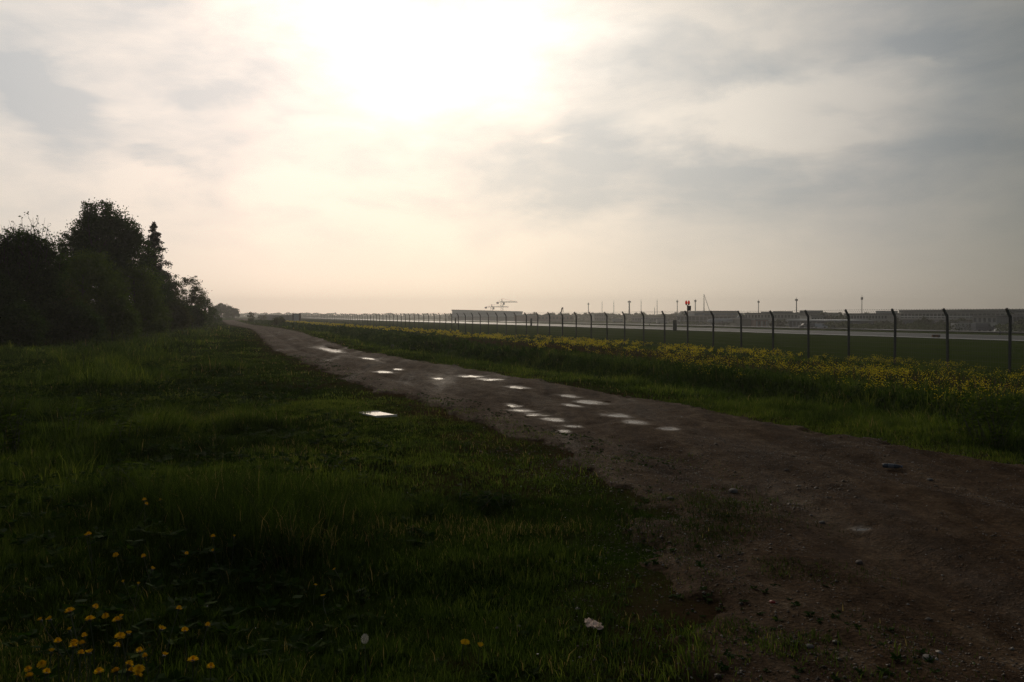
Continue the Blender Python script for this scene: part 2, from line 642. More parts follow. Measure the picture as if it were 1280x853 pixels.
def road_mat():
    m, nt, b = new_mat('track_mud')
    P = pos(nt)
    mp = nt.nodes.new('ShaderNodeMapping')
    mp.inputs['Rotation'].default_value = (0, 0, -TH)
    mp.inputs['Scale'].default_value = (1.0, .13, 1)
    nt.links.new(P, mp.inputs[0])
    streak = noise(nt, mp.outputs[0], 2.2, 9, .68, .5)
    fine = noise(nt, P, 28, 8, .75)
    mid = noise(nt, P, 3.2, 8, .68)
    c = ramp(nt, mth(nt, 'ADD', mth(nt, 'MULTIPLY', streak, .55), mth(nt, 'MULTIPLY', mid, .45)),
             [(.36, (.032, .0175, .008)), (.46, (.068, .039, .0195)), (.55, (.105, .066, .036)), (.67, (.175, .125, .078))], 'LINEAR')
    c2 = ramp(nt, fine, [(.3, (.35, .34, .33)), (.5, (.95, .95, .95)), (.70, (1.9, 1.85, 1.75))], 'LINEAR')
    c = mixc(nt, 1, c, c2, 'MULTIPLY')
    peb = nt.nodes.new('ShaderNodeTexVoronoi')
    peb.inputs['Scale'].default_value = 34
    peb.inputs['Randomness'].default_value = 1
    nt.links.new(P, peb.inputs['Vector'])
    pm = mth(nt, 'MULTIPLY', mth(nt, 'LESS_THAN', peb.outputs['Distance'], .28),
             mth(nt, 'MULTIPLY', mth(nt, 'SUBTRACT', mid, .50), 5, clamp=True))
    c = mixc(nt, mth(nt, 'MULTIPLY', pm, .6), c, (.26, .23, .20))
    wet = attr(nt, 'wet')
    c = mixc(nt, mth(nt, 'MULTIPLY', wet, .4), c, mixc(nt, 1.0, c, (.7, .67, .64), 'MULTIPLY'))
    nt.links.new(c, b.inputs['Base Color'])
    r = ramp(nt, noise(nt, mp.outputs[0], .9, 7, .6), [(.34, (.95,) * 3), (.55, (.82,) * 3), (.72, (.55,) * 3)], 'LINEAR')
    r = mth(nt, 'SUBTRACT', r, mth(nt, 'MULTIPLY', wet, .35), clamp=True)
    nt.links.new(r, b.inputs['Roughness'])
    nt.links.new(mth(nt, 'ADD', .03, mth(nt, 'MULTIPLY', wet, .14)), b.inputs['Specular IOR Level'])
    h = mth(nt, 'ADD', mth(nt, 'MULTIPLY', fine, .7), mth(nt, 'MULTIPLY', mth(nt, 'SUBTRACT', .4, peb.outputs['Distance'], clamp=True), 1.0))
    h = mth(nt, 'ADD', h, mth(nt, 'MULTIPLY', mid, 1.2))
    bump(nt, b, h, .9, .025)
    return m


M['ground'] = ground_mat()
M['road'] = road_mat()


def asphalt_mat(name, lo, hi, ro=.45):
    m, nt, b = new_mat(name)
    P = pos(nt)
    mp = nt.nodes.new('ShaderNodeMapping')
    mp.inputs['Rotation'].default_value = (0, 0, -TH)
    mp.inputs['Scale'].default_value = (1.0, .05, 1)
    nt.links.new(P, mp.inputs[0])
    n = noise(nt, mp.outputs[0], .5, 6, .6)
    nt.links.new(mixc(nt, mth(nt, 'MULTIPLY', mth(nt, 'SUBTRACT', n, .3), 2.4, clamp=True), lo, hi), b.inputs['Base Color'])
    b.inputs['Roughness'].default_value = ro
    bump(nt, b, noise(nt, P, 40, 3, .6), .3, .004)
    return m


M['asphalt'] = asphalt_mat('runway_asphalt', (.042, .037, .031), (.066, .057, .047), .5)
M['asphalt'].node_tree.nodes['Principled BSDF'].inputs['Specular IOR Level'].default_value = .12
M['apron'] = asphalt_mat('apron_concrete', (.16, .155, .145), (.24, .225, .21), .5)
M['whitepaint'] = simple('white_marking_paint', (.78, .76, .72), (.6, .58, .55), .8, .55)

mw, ntw, bw = new_mat('puddle_water')
bw.inputs['Base Color'].default_value = (.05, .036, .026, 1)
bw.inputs['Roughness'].default_value = .27
bw.inputs['IOR'].default_value = 1.13
bump(ntw, bw, noise(ntw, pos(ntw), 9, 3, .5), .25, .01)
M['water'] = mw

# ------------------------------------------------------------------ ground
def build_ground():
    r = [0.0]
    q = .35
    while q < 6500:
        r.append(q)
        q *= 1.019 if q < 60 else 1.035
    r = np.array(r[1:])
    az = np.radians(np.r_[np.arange(-180, -62, 4.0), np.arange(-62, 62, .28), np.arange(62, 180, 4.0)])
    R, Az = np.meshgrid(r, az, indexing='ij')
    X = R * np.sin(Az)
    Y = R * np.cos(Az)
    Z = ground_z(X, Y)
    V = np.stack([X, Y, Z], -1).reshape(-1, 3)
    nr, na = len(r), len(az)
    i = np.arange(nr - 1)[:, None] * na
    j = np.arange(na)[None, :]
    j1 = (j + 1) % na
    Q = np.stack([i + j, i + na + j, i + na + j1, i + j1], -1).reshape(-1, 4)[:, ::-1]
    p, t = to_pt(V[:, 0], V[:, 1])
    a, b = pl(t), pr(t)
    e = np.minimum(p - a, b - p)
    n = (fbm(V[:, 0] * .9, V[:, 1] * .9, 51) - .5) * 2.4
    soil = sst(-1.3, .3, e + n)
    soil = np.maximum(soil, .75 * sst(.52, .66, fbm(V[:, 0] * .5, V[:, 1] * .5, 53)) * sst(-5, 0, e))
    mown = sst(31.2, 33, p)
    mown = np.maximum(mown, sst(200, 320, t) * sst(0, 5, e * -1))
    o = np_mesh('ground', V, Q, M['ground'], smooth_=True, attrs={'soil': soil, 'mown': mown})
    tag(o, kind='structure')


build_ground()


def grid_sheet(name, mat, p0, p1, dp, tvals, zf):
    if callable(p0):
        lo, hi = p0(tvals), p1(tvals)
    else:
        lo, hi = np.full(len(tvals), float(p0)), np.full(len(tvals), float(p1))
    n = int(max(2, round(np.max(hi - lo) / dp)))
    s = np.linspace(0, 1, n)
    P = lo[:, None] + (hi - lo)[:, None] * s[None, :]
    T = np.repeat(tvals[:, None], n, 1)
    X, Y = to_xy(P, T)
    Z = zf(X, Y)
    V = np.stack([X, Y, Z], -1).reshape(-1, 3)
    i = np.arange(len(tvals) - 1)[:, None] * n
    j = np.arange(n - 1)[None, :]
    Q = np.stack([i + j, i + j + 1, i + n + j + 1, i + n + j], -1).reshape(-1, 4)
    return np_mesh(name, V, Q, mat, smooth_=True)


tv = [-8.0]
while tv[-1] < 420:
    tv.append(tv[-1] + max(.045, (tv[-1] - 3) * .006))
track = grid_sheet('dirt_track', M['road'], lambda t: pl(t) - 1.2, lambda t: pr(t) + 1.0, .04, np.array(tv), road_z)
tag(track, kind='structure')
_co = np.empty(len(track.data.vertices) * 3, np.float32)
track.data.vertices.foreach_get('co', _co)
_co = _co.reshape(-1, 3)
_wet = np.zeros(len(_co))
for (X, Y, ra, rb, z0) in PUD:
    dx, dy = _co[:, 0] - X, _co[:, 1] - Y
    k = np.sqrt(((dx * NX + dy * NY) / ra) ** 2 + ((dx * TX + dy * TY) / rb) ** 2) + (fbm(_co[:, 0] * 5, _co[:, 1] * 5, 41, 3) - .5) * 2
    _wet = np.maximum(_wet, 1 - sst(.6, 2.0, k))
_a = track.data.attributes.new('wet', 'FLOAT', 'POINT')
_a.data.foreach_set('value', _wet.astype(np.float32))

for k, (X, Y, ra, rb, z0) in enumerate(PUD):
    n = 40
    vs = [(0, 0, 0)]
    for i in range(n):
        a = 2 * math.pi * i / n
        w = 1.45 + .1 * math.sin(3 * a + k)
        ac, al = math.cos(a) * ra * w, math.sin(a) * rb * w
        vs.append((ac * NX + al * TX, ac * NY + al * TY, 0))
    fs = [(0, i + 1, (i + 1) % n + 1) for i in range(n)]
    me = bpy.data.meshes.new('puddle')
    me.from_pydata(vs, [], fs)
    me.materials.append(M['water'])
    o = link('puddle', me)
    aa = np.linspace(0, 2 * math.pi, 90)
    rim = min(float(road_z(X + (np.cos(aa) * ra * NX + np.sin(aa) * rb * TX) * q, Y + (np.cos(aa) * ra * NY + np.sin(aa) * rb * TY) * q).min()) for q in (1.35, 1.45, 1.56))
    cen = float(road_z(np.array([X]), np.array([Y]))[0])
    o.location = (X, Y, max(min(rim - .0008, z0 + .035 - (.006, .0075, .0066, .008, .0058)[k % 5]), cen + .002))
    tag(o, kind='structure')

# paved surfaces of the airfield
tl = np.arange(-200, 1400, 20.0)
tag(grid_sheet('runway', M['asphalt'], 74, 92.5, 6, tl, lambda x, y: np.full_like(x, -.86)), kind='structure')
tag(grid_sheet('runway_edge_line', M['whitepaint'], 74.6, 75.8, 1.2, tl, lambda x, y: np.full_like(x, -.84)), kind='structure')
tag(grid_sheet('runway_edge_line', M['whitepaint'], 91.2, 91.8, .6, tl, lambda x, y: np.full_like(x, -.84)), kind='structure')
tag(grid_sheet('apron', M['apron'], 140, 196, 4, tl, lambda x, y: height(x, y) + .25), kind='structure')


# ------------------------------------------------------------------ vegetation on the ground
def blades(x, y, z, h, w, tint, lean=.35, bend=.5, az0=None):
    """five points and three triangles a blade"""
    n = len(x)
    az = RNG.uniform(0, 2 * math.pi, n) if az0 is None else az0
    ld = RNG.uniform(0, 2 * math.pi, n)
    lm = np.abs(RNG.normal(0, lean, n)) * h
    cx, cy = np.cos(az) * w / 2, np.sin(az) * w / 2
    lx, ly = np.cos(ld) * lm, np.sin(ld) * lm
    b = np.stack([x, y, z], -1)
    V = np.zeros((n, 5, 3))
    side = np.stack([cx, cy, np.zeros(n)], -1)
    mid = np.stack([lx * .35, ly * .35, h * .55], -1)
    tip = np.stack([lx, ly, h * (1 - .25 * bend * np.minimum(lm / np.maximum(h, 1e-6), 1.5))], -1)
    V[:, 0] = b - side
    V[:, 1] = b + side
    V[:, 2] = b + mid + side * .75
    V[:, 3] = b + mid - side * .75
    V[:, 4] = b + tip
    i = np.arange(n)[:, None] * 5
    T = np.concatenate([i + np.array([[0, 1, 2]]), i + np.array([[0, 2, 3]]), i + np.array([[3, 2, 4]])], 0)
    return V.reshape(-1, 3), T, np.repeat(tint, 5)


def merge(L):
    V, T, A = [], [], []
    o = 0
    for v, t, a in L:
        V.append(v)
        T.append(t + o)
        A.append(a)
        o += len(v)
    return np.concatenate(V), np.concatenate(T), np.concatenate(A)


def wedge(n, z0, z1, margin=1.0, pw=1.0):
    """random points in the part of the ground the view covers, even per square metre"""
    Z = np.sqrt(RNG.uniform(z0 ** 2, z1 ** 2, n))
    X = (RNG.uniform(-.72, .72, n)) * Z + RNG.uniform(-margin, margin, n)
    return X, Z


def grass_props(x, y):
    p, t = to_pt(x, y)
    a, b = pl(t), pr(t)
    nz = fbm(x * .9, y * .9, 61)
    tus = fbm(x * .45 + 5, y * .45, 63)
    left = a - p
    right = p - b
    jit = (fbm(x * 1.5, y * 1.5, 65) - .5) * 2.6
    cover = np.where(p < (a + b) / 2, np.maximum(sst(-.6, 2.0, left + jit * .8) ** 1.2, .6 * sst(.48, .66, fbm(x * 1.7, y * 1.7, 64)) * sst(-1.6, .3, left) * sst(14, 8, y)), sst(-.15, .25, right + jit * .15))
    # trampled ground between the track and the long grass
    longg = sst(1.6, 6.0, left + (tus - .5) * 4)
    thin = 1 - .45 * (1 - longg) * (p < a + 1) * sst(.45, .6, fbm(x * .7, y * .7, 67))
    hl = .018 + .045 * nz + longg * (.03 + .21 * sst(.35, .75, tus) ** 1.2) * (.6 + .8 * nz)
    hl = hl * np.where(left < .2, .6, 1.0)
    hr = .035 + .06 * sst(0, 1.5, right) * (.5 + nz) + .10 * sst(2.0, 3.2, right) * (1 - sst(7, 9, right))
    h = np.where(p < (a + b) / 2, hl, hr)
    return cover * thin, h, p, t, tus, nz


def build_grass():
    parts = []
    for (n, z0, z1, w, hs, mg, per, sp) in [(420000, 2.6, 7.5, .0040, 1.0, .6, 26, .045), (420000, 7.5, 16, .0070, 1.0, 1, 26, .07),
                                            (300000, 16, 36, .016, 1.1, 2, 20, .13), (180000, 36, 90, .045, 1.25, 5, 12, .3), (60000, 90, 260, .14, 1.5, 20, 6, 1.0)]:
        nt_ = int(n * .6 / per)
        tx, ty = wedge(nt_, z0, z1, mg)
        th = np.exp(RNG.normal(0, .33, nt_))
        tt = RNG.normal(0, .16, nt_)
        ox, oy = RNG.normal(0, sp, (nt_, per)), RNG.normal(0, sp, (nt_, per))
        x = (tx[:, None] + ox * th[:, None]).ravel()
        y = (ty[:, None] + oy * th[:, None]).ravel()
        hm = np.repeat(th, per)
        tm = np.repeat(tt, per)
        lx_, ly_ = (ox / sp * .22).ravel(), (oy / sp * .22).ravel()
        nu = n - len(x)
        ux, uy = wedge(nu, z0, z1, mg)
        x, y = np.r_[x, ux], np.r_[y, uy]
        hm, tm = np.r_[hm * 1.15, np.full(nu, .8)], np.r_[tm, RNG.normal(-.03, .08, nu)]
        lx_, ly_ = np.r_[lx_, RNG.normal(0, .25, nu)], np.r_[ly_, RNG.normal(0, .25, nu)]
        c, h, p, t, tus, nz = grass_props(x, y)
        keep = (RNG.random(len(x)) < c) & (p < 31.5) & (p > -70)
        x, y, h, p, t, tus, nz, hm, tm, lx_, ly_ = (q[keep] for q in (x, y, h, p, t, tus, nz, hm, tm, lx_, ly_))
        m = len(x)
        z = ground_z(x, y) - .01
        nr = (p > pl(t) - 1.4) & (p < pl(t) + 2.0)
        z[nr] = np.maximum(z[nr], road_z(x[nr], y[nr]) - .004)
        h = h * RNG.uniform(.55, 1.3, m) * hs * hm
        pat = fbm(x * .6 + 40, y * .6, 68, 3) - .5
        tint = np.clip(.42 + tm + 1.0 * pat + .30 * (RNG.random(m) - .5), 0, .86)
        dry = RNG.random(m) < (.015 + .10 * sst(.5, .62, fbm(x * .8, y * .8 + 30, 69)) * (p > pl(t) - 4.5) * (p < pl(t)))
        tint = np.where(dry, .98, tint)
        V_, T_, A_ = blades(x, y, z, h, w * RNG.uniform(.7, 1.5, m), tint, .22)
        V_ = V_.reshape(-1, 5, 3)
        V_[:, 2:4, 0] += (lx_ * h * .35)[:, None]
        V_[:, 2:4, 1] += (ly_ * h * .35)[:, None]
        V_[:, 4, 0] += lx_ * h * 1.2
        V_[:, 4, 1] += ly_ * h * 1.2
        V_[:, 4, 2] -= np.hypot(lx_, ly_) * h * .3
        parts.append((V_.reshape(-1, 3), T_, A_))
    V, T, A = merge(parts)
    o = np_mesh('grass', V, T, M['grass'], tint=A)
    tag(o, 'dark green grass, long at the left and short beside the muddy track', 'grass', kind='stuff')


build_grass()


def build_weeds():
    """low broad leaves in rosettes"""
    parts = []
    n = 40000
    x, y = wedge(n, 2.8, 34, 1)
    p, t = to_pt(x, y)
    a, b = pl(t), pr(t)
    e = a - p
    ok = ((e > -1.0) & (e < 5) & (fbm(x * 1.1, y * 1.1, 71) + .25 * fbm(x * 4, y * 4, 75) > .60 + .03 * np.minimum(0, e) * -4)) | ((p > b + .1) & (p < b + 8) & (RNG.random(n) < .6)) | \
         ((e > 1) & (fbm(x * .8, y * .8, 73) > .50) & (RNG.random(n) < .8))
    ok &= ~((p > a + .9) & (p < b - .1))
    x, y, p, e = x[ok], y[ok], p[ok], e[ok]
    s = RNG.uniform(.010, .032, len(x)) * np.where(e < .5, .75, 1.0) * np.where(e > 2, 1.6, 1.0)
    L = 12
    xx = np.repeat(x, L)
    yy = np.repeat(y, L)
    ss = np.repeat(s, L) * RNG.uniform(.5, 1.2, len(xx))
    ang = RNG.uniform(0, 2 * math.pi, len(xx))
    px = xx + np.cos(ang) * ss * .8
    py = yy + np.sin(ang) * ss * .8
    zz = np.maximum(ground_z(px, py), road_z(px, py)) + ss * RNG.uniform(.0, .7, len(xx)) + np.repeat(sst(1.5, 5, e) * RNG.uniform(.02, .14, len(x)), L)
    # each leaf: a rhomb of two triangles tilted at random
    dx, dy = np.cos(ang), np.sin(ang)
    up = RNG.uniform(-.2, .7, len(xx))
    ctr = np.stack([px, py, zz], -1)
    d = np.stack([dx, dy, up], -1)
    d /= np.linalg.norm(d, axis=1)[:, None]
    sd = np.stack([-dy, dx, RNG.normal(0, .3, len(xx))], -1)
    V = np.stack([ctr - d * (ss * .9)[:, None], ctr + sd * (ss * .42)[:, None], ctr + d * (ss * .9)[:, None], ctr - sd * (ss * .42)[:, None]], 1).reshape(-1, 3)
    i = np.arange(len(xx))[:, None] * 4
    T = np.concatenate([i + np.array([[0, 1, 2]]), i + np.array([[0, 2, 3]])], 0)
    tint = np.repeat(np.clip(RNG.normal(.45, .22, len(xx)), 0, 1), 4)
    o = np_mesh('low_weeds', V, T, M['weedgreen'], tint=tint)
    tag(o, 'low broad leaved weeds creeping over the edge of the track', 'weeds', kind='stuff')


build_weeds()


def quads_at(C, size, tint, flat=0.0):
    """small randomly turned diamonds"""
    n = len(C)
    d = RNG.normal(size=(n, 3))
    d[:, 2] *= (1 - flat)
    d /= np.linalg.norm(d, axis=1)[:, None] + 1e-9
    r = RNG.normal(size=(n, 3))
    r[:, 2] *= (1 - flat)
    s = np.cross(d, r)
    if flat > 0:
        s = np.stack([-d[:, 1], d[:, 0], RNG.normal(0, .2, n)], -1)
    s /= np.linalg.norm(s, axis=1)[:, None] + 1e-9
    sz = np.asarray(size)[:, None] if np.ndim(size) else size
    V = np.stack([C - d * sz, C + s * sz * .6, C + d * sz, C - s * sz * .6], 1).reshape(-1, 3)
    i = np.arange(n)[:, None] * 4
    T = np.concatenate([i + np.array([[0, 1, 2]]), i + np.array([[0, 2, 3]])], 0)
    return V, T, np.repeat(tint, 4)


def build_rape():
    parts = []
    for (n, t0, t1, q, k) in [(6600, -8, 34, .020, 18), (5200, 34, 90, .045, 13), (6000, 90, 290, .10, 7)]:
        p = RNG.uniform(8, 31.3, n)
        t = RNG.uniform(t0, t1, n)
        d = p - pr(t)
        lo = 4.9 + np.clip((t - 12) * .16, 0, 6.5)
        nz = fbm(p * .35, t * .18, 81)
        w = sst(lo - .5, lo + 1.6, d) * (.12 + .88 * sst(.42, .56, nz + .07 * sst(24, 30, p)))
        w = w * (.06 + .94 * sst(.48, .62, fbm(p * .9, t * .6, 82)))
        red = np.exp(-((t - 42) / 12) ** 2) * np.exp(-((p - 19) / 4) ** 2)
        ok = RNG.random(n) < w * (1 - .85 * red)
        p, t, nz = p[ok], t[ok], nz[ok]
        m = len(p)
        x, y = to_xy(p, t)
        z = ground_z(x, y)
        h = RNG.uniform(.18, .42, m) * (.7 + .5 * nz)
        # stalks with leaves
        for s in range(5):
            jx, jy = RNG.normal(0, .07, m), RNG.normal(0, .07, m)
            parts.append(blades(x + jx, y + jy, z, h * RNG.uniform(.6, .95, m), np.full(m, q * .9), np.full(m, .1) + RNG.random(m) * .3, .3))
        # yellow heads
        xx = np.repeat(x, k) + RNG.normal(0, .085, m * k)
        yy = np.repeat(y, k) + RNG.normal(0, .085, m * k)
        zz = np.repeat(z + h, k) + RNG.normal(0, .055, m * k)
        parts.append(quads_at(np.stack([xx, yy, zz], -1), RNG.uniform(.6, 1.2, m * k) * q, .55 + .4 * RNG.random(m * k)))
    V, T, A = merge(parts)
    o = np_mesh('yellow_wildflowers', V, T, M['rape'], tint=A)
    tag(o, 'yellow flowering plants in a broad band along the airport fence', 'wildflowers', kind='stuff')
    # tall leafy growth on the far side of the ditch
    parts = []
    for (n, t0, t1, w_) in [(70000, -8, 30, .016), (40000, 30, 90, .04), (20000, 90, 260, .11)]:
        t = RNG.uniform(t0, t1, n)
        d = RNG.uniform(3.0, 16, n)
        p = pr(t) + d
        x, y = to_xy(p, t)
        nz = fbm(x * .5, y * .5, 83)
        h = (.08 + .50 * nz) * (.35 + .65 * (1 - sst(5, 9, d))) * RNG.uniform(.6, 1.2, n)
        ok = (p < 31.2) & (RNG.random(n) < .35 + .65 * (1 - sst(7, 12, d)))
        x, y, h, nz, m = x[ok], y[ok], h[ok], nz[ok], ok.sum()
        parts.append(blades(x, y, ground_z(x, y), h, np.full(m, w_) * RNG.uniform(.6, 1.3, m), np.clip(.1 + .5 * RNG.random(m), 0, 1), .4))
        ns = int(m * .6)
        ii = RNG.integers(0, m, ns)
        C = np.stack([x[ii], y[ii], ground_z(x[ii], y[ii]) + h[ii] * RNG.uniform(.3, 1, ns)], -1) + RNG.normal(0, .03, (ns, 3))
        parts.append(quads_at(C, RNG.uniform(1, 2.4, ns) * w_ * 1.5, .2 + .6 * RNG.random(ns)))
    V, T, A = merge(parts)
    o = np_mesh('ditch_growth', V, T, M['weedgreen'], tint=A)
    tag(o, 'tall dark leafy growth on the bank behind the ditch', 'undergrowth', kind='stuff')
    # red-brown dry patches
    n = 9000
    t = np.r_[RNG.normal(42, 11, n), RNG.normal(16, 4, 900)]
    p = np.r_[RNG.normal(18.5, 3, n), RNG.normal(20, 2, 900)]
    ok = (p < 30) & (p > pr(t) + 5)
    p, t = p[ok], t[ok]
    x, y = to_xy(p, t)
    V, T, A = blades(x, y, ground_z(x, y), RNG.uniform(.15, .38, len(x)), np.full(len(x), .03), RNG.random(len(x)), .3)
    o = np_mesh('dry_stalks', V, T, M['drystalk'], tint=A)
    tag(o, 'reddish brown dry stalks between the ditch and the fence', 'dry plants', kind='stuff')


build_rape()


def build_gravel():
    ico = np.array([(0, 0, -1), (1, .1, 0), (-.2, 1, .1), (-.9, -.1, -.1), (.1, -.9, 0), (0, .1, 1)])
    fc = np.array([(0, 2, 1), (0, 3, 2), (0, 4, 3), (0, 1, 4), (5, 1, 2), (5, 2, 3), (5, 3, 4), (5, 4, 1)])
    n = 130000
    x1, y1 = wedge(90000, 2.8, 11, .5)
    x2, y2 = wedge(40000, 11, 32, 1)
    x, y = np.r_[x1, x2], np.r_[y1, y2]
    p, t = to_pt(x, y)
    e = np.minimum(p - pl(t), pr(t) - p)
    ok = (e > -1.0) & (fbm(x * .8, y * .8, 91) + RNG.normal(0, .14, n) > .50)
    x, y = x[ok], y[ok]
    m = len(x)
    s = np.exp(RNG.normal(math.log(.0048), .48, m))
    z = np.maximum(road_z(x, y), ground_z(x, y)) + s * .1
    an = RNG.uniform(0, 6.28, m)
    sx, sy, sz = s * RNG.uniform(.8, 1.5, m), s * RNG.uniform(.7, 1.1, m), s * RNG.uniform(.4, .8, m)
    B = ico[None] * np.stack([sx, sy, sz], -1)[:, None, :] * RNG.uniform(.8, 1.15, (m, 6, 1))
    c, s_ = np.cos(an)[:, None], np.sin(an)[:, None]
    V = np.stack([B[..., 0] * c - B[..., 1] * s_ + x[:, None], B[..., 0] * s_ + B[..., 1] * c + y[:, None], B[..., 2] + z[:, None]], -1)
    T = (np.arange(m)[:, None, None] * 6 + fc[None]).reshape(-1, 3)
    mm, nt, b = new_mat('pebbles')
    nt.links.new(ramp(nt, attr(nt, 'tint'), [(0, (.030, .018, .010)), (.5, (.085, .058, .036)), (.92, (.19, .15, .11)), (1, (.45, .42, .38))], 'LINEAR'), b.inputs['Base Color'])
    b.inputs['Roughness'].default_value = .6
    o = np_mesh('gravel', V.reshape(-1, 3), T, mm, tint=np.repeat(RNG.random(m), 6))
    tag(o, 'loose small stones scattered over the dirt track', 'gravel', kind='stuff')
    # little white flowers and light specks in the turf
    n = 1500
    x, y = wedge(n, 3, 24, 1)
    p, t = to_pt(x, y)
    ok = ((pl(t) - p > -.6) | (p > pr(t) + .3)) & (p < 18) & (RNG.random(n) < .4)
    x, y, p = x[ok], y[ok], p[ok]
    c, h, *_ = grass_props(x, y)
    C = np.stack([x, y, ground_z(x, y) + h * 1.05 + .01], -1)
    V, T, A = quads_at(C, RNG.uniform(.003, .008, len(x)), np.zeros(len(x)), .8)
    o = np_mesh('tiny_white_flowers', V, T, M['white_flower'], tint=A)
    tag(o, 'tiny white flower specks dotted through the short grass', 'small flowers', kind='stuff')


build_gravel()
# ------------------------------------------------------------------ trees
def branches(mb, base, h, r0, spread, n, rs, up=.6):
    """tapered trunk and limbs; returns limb end points"""
    pts = []
    q = Vector(base)
    P = [q.copy()]
    for i in range(6):
        q = q + Vector((rs.uniform(-.04, .04) * h, rs.uniform(-.04, .04) * h, h / 6))
        P.append(q.copy())
    mb.tube(P, [r0 * (1 - .85 * i / 6) for i in range(7)], 8)
    for k in range(n):
        f = rs.uniform(.22, .95)
        i = min(int(f * 6), 5)
        s = P[i].lerp(P[i + 1], f * 6 - i)
        a = rs.uniform(0, 6.283)
        L = spread * rs.uniform(.5, 1.0) * (1.1 - .5 * f)
        e = s + Vector((math.cos(a) * L, math.sin(a) * L, L * rs.uniform(up * .5, up * 1.6)))
        m_ = s.lerp(e, .5) + Vector((0, 0, -.06 * L))
        rr = r0 * .42 * (1 - .6 * f)
        mb.tube([s, m_, e], [rr, rr * .6, rr * .2], 5, cap=False)
        pts.append(e)
        for j in range(3):
            s2 = m_.lerp(e, rs.uniform(0, 1))
            e2 = s2 + Vector((rs.uniform(-1, 1), rs.uniform(-1, 1), rs.uniform(0, 1.2))) * L * .45
            mb.tube([s2, e2], [rr * .35, rr * .1], 4, cap=False)
            pts.append(e2)
    return pts


def crown_pts(lobes, n, rng, clump=.35, dens=1.0, low=.0):
    """leaf positions: clumps spread through lobes, denser near their skin"""
    vol = np.array([l[3] * l[4] * l[5] for l in lobes]) ** .75
    nc = max(12, int(n / 42))
    li = rng.choice(len(lobes), nc, p=vol / vol.sum())
    Lb = np.array(lobes)[li]
    d = rng.normal(size=(nc, 3))
    d /= np.linalg.norm(d, axis=1)[:, None]
    rad = rng.uniform(.25, 1.0, nc) ** .45 * rng.uniform(.86, 1.12, nc)
    C = Lb[:, :3] + d * rad[:, None] * Lb[:, 3:6]
    sz = clump * rng.uniform(.5, 1.35, nc)
    ci = rng.integers(0, nc, n)
    P = C[ci] + rng.normal(size=(n, 3)) * sz[ci][:, None] * np.array([.55, .55, .42])
    P = P[P[:, 2] > low]
    t = rng.uniform(0, .5, nc)[ci][:len(P)] + rng.uniform(0, .5, len(P))
    return P, t


def tree(name, label, cx, Z, top, hw, lobes, n, leaf, mat, seed, group=None, base_px=None, cat='tree', trunk_r=.16, clump=.4,
         twigs=0, cls='trunk', crown='crown', nb=14):
    """lobes are given in units of the half width and height of the tree"""
    rng = np.random.default_rng(seed)
    rs = random.Random(seed)
    X = px_at(cx, Z)
    z0 = float(height(X, Z))
    H = z_at(top, Z) - z0
    W = hw / F * Z
    root = empty(name, (X, Z, z0))
    tag(root, label, cat, group)
    mb = MB()
    ends = branches(mb, (0, 0, -.15), H * .8, trunk_r, W * .8, nb, rs)
    for k in range(twigs):
        a = rs.uniform(0, 6.283)
        r = W * rs.uniform(.1, .95)
        zz = H * rs.uniform(.5, .72)
        e = Vector((math.cos(a) * r, math.sin(a) * r, zz))
        q = e + Vector((rs.uniform(-.6, .6), rs.uniform(-.6, .6), H * rs.uniform(.08, .26)))
        mb.tube([e, e.lerp(q, .5) + Vector((rs.uniform(-.05, .05), 0, 0)), q], [.014, .010, .005], 4, cap=False)
        for j in range(4):
            s = e.lerp(q, rs.uniform(.2, .9))
            g = s + Vector((rs.uniform(-.22, .22), rs.uniform(-.22, .22), rs.uniform(.1, .4)))
            mb.tube([s, g], [.010, .005], 3, cap=False)
            ends.append(g)
    mb.build(cls, M['bark'], root)
    L = [(a * W, b * W, c * H, d * W, d * W, e * H) for (a, b, c, d, e) in lobes]
    P, t = crown_pts(L, n, rng, clump)
    if twigs:
        E_ = np.array([tuple(q) for q in ends])
        ii = rng.integers(0, len(E_), 1500)
        P = np.concatenate([P, E_[ii] + rng.normal(0, .07, (1500, 3))])
        t = np.concatenate([t, rng.uniform(0, 1, 1500)])
    V, T, A = quads_at(P, rng.uniform(.6, 1.3, len(P)) * leaf, t)
    np_mesh(crown, V, T, mat, root, tint=A)
    return root


ROUND = [(0, 0, .66, .62, .26), (-.45, .1, .58, .46, .20), (.48, -.1, .56, .44, .20), (-.2, .3, .75, .46, .16), (.27, 0, .73, .42, .15), (-.05, 0, .86, .36, .13),
         (0, -.2, .44, .70, .20), (-.62, 0, .40, .32, .14), (.66, .1, .38, .32, .14)]
DOME = [(0, 0, .55, .75, .38), (-.4, .1, .42, .52, .34), (.45, 0, .40, .5, .32), (.1, 0, .75, .45, .2), (0, -.2, .22, .85, .22)]
LOOSE = [(0, 0, .72, .40, .20), (-.4, .1, .55, .42, .2), (.38, 0, .58, .4, .2), (.1, 0, .35, .75, .25), (-.2, 0, .85, .2, .1), (.3, .1, .82, .2, .12)]
BUSH = [(0, 0, .45, .8, .38), (-.5, 0, .35, .45, .32), (.5, .1, .32, .45, .3), (.1, 0, .7, .4, .22), (-.3, .1, .68, .3, .2)]
G1 = 'trees and shrubs at the left edge of the meadow'
tree('bare_topped_tree', 'half bare tree with fine upright twigs at the left edge of the photo', 30, 47, 264, 50, [(0, 0, .32, .9, .30), (-.4, 0, .55, .6, .26), (.4, .1, .50, .55, .26), (0, 0, .68, .6, .16)],
     46000, .072, M['leaf_dark'], 3, G1, clump=.34, twigs=130, nb=18)
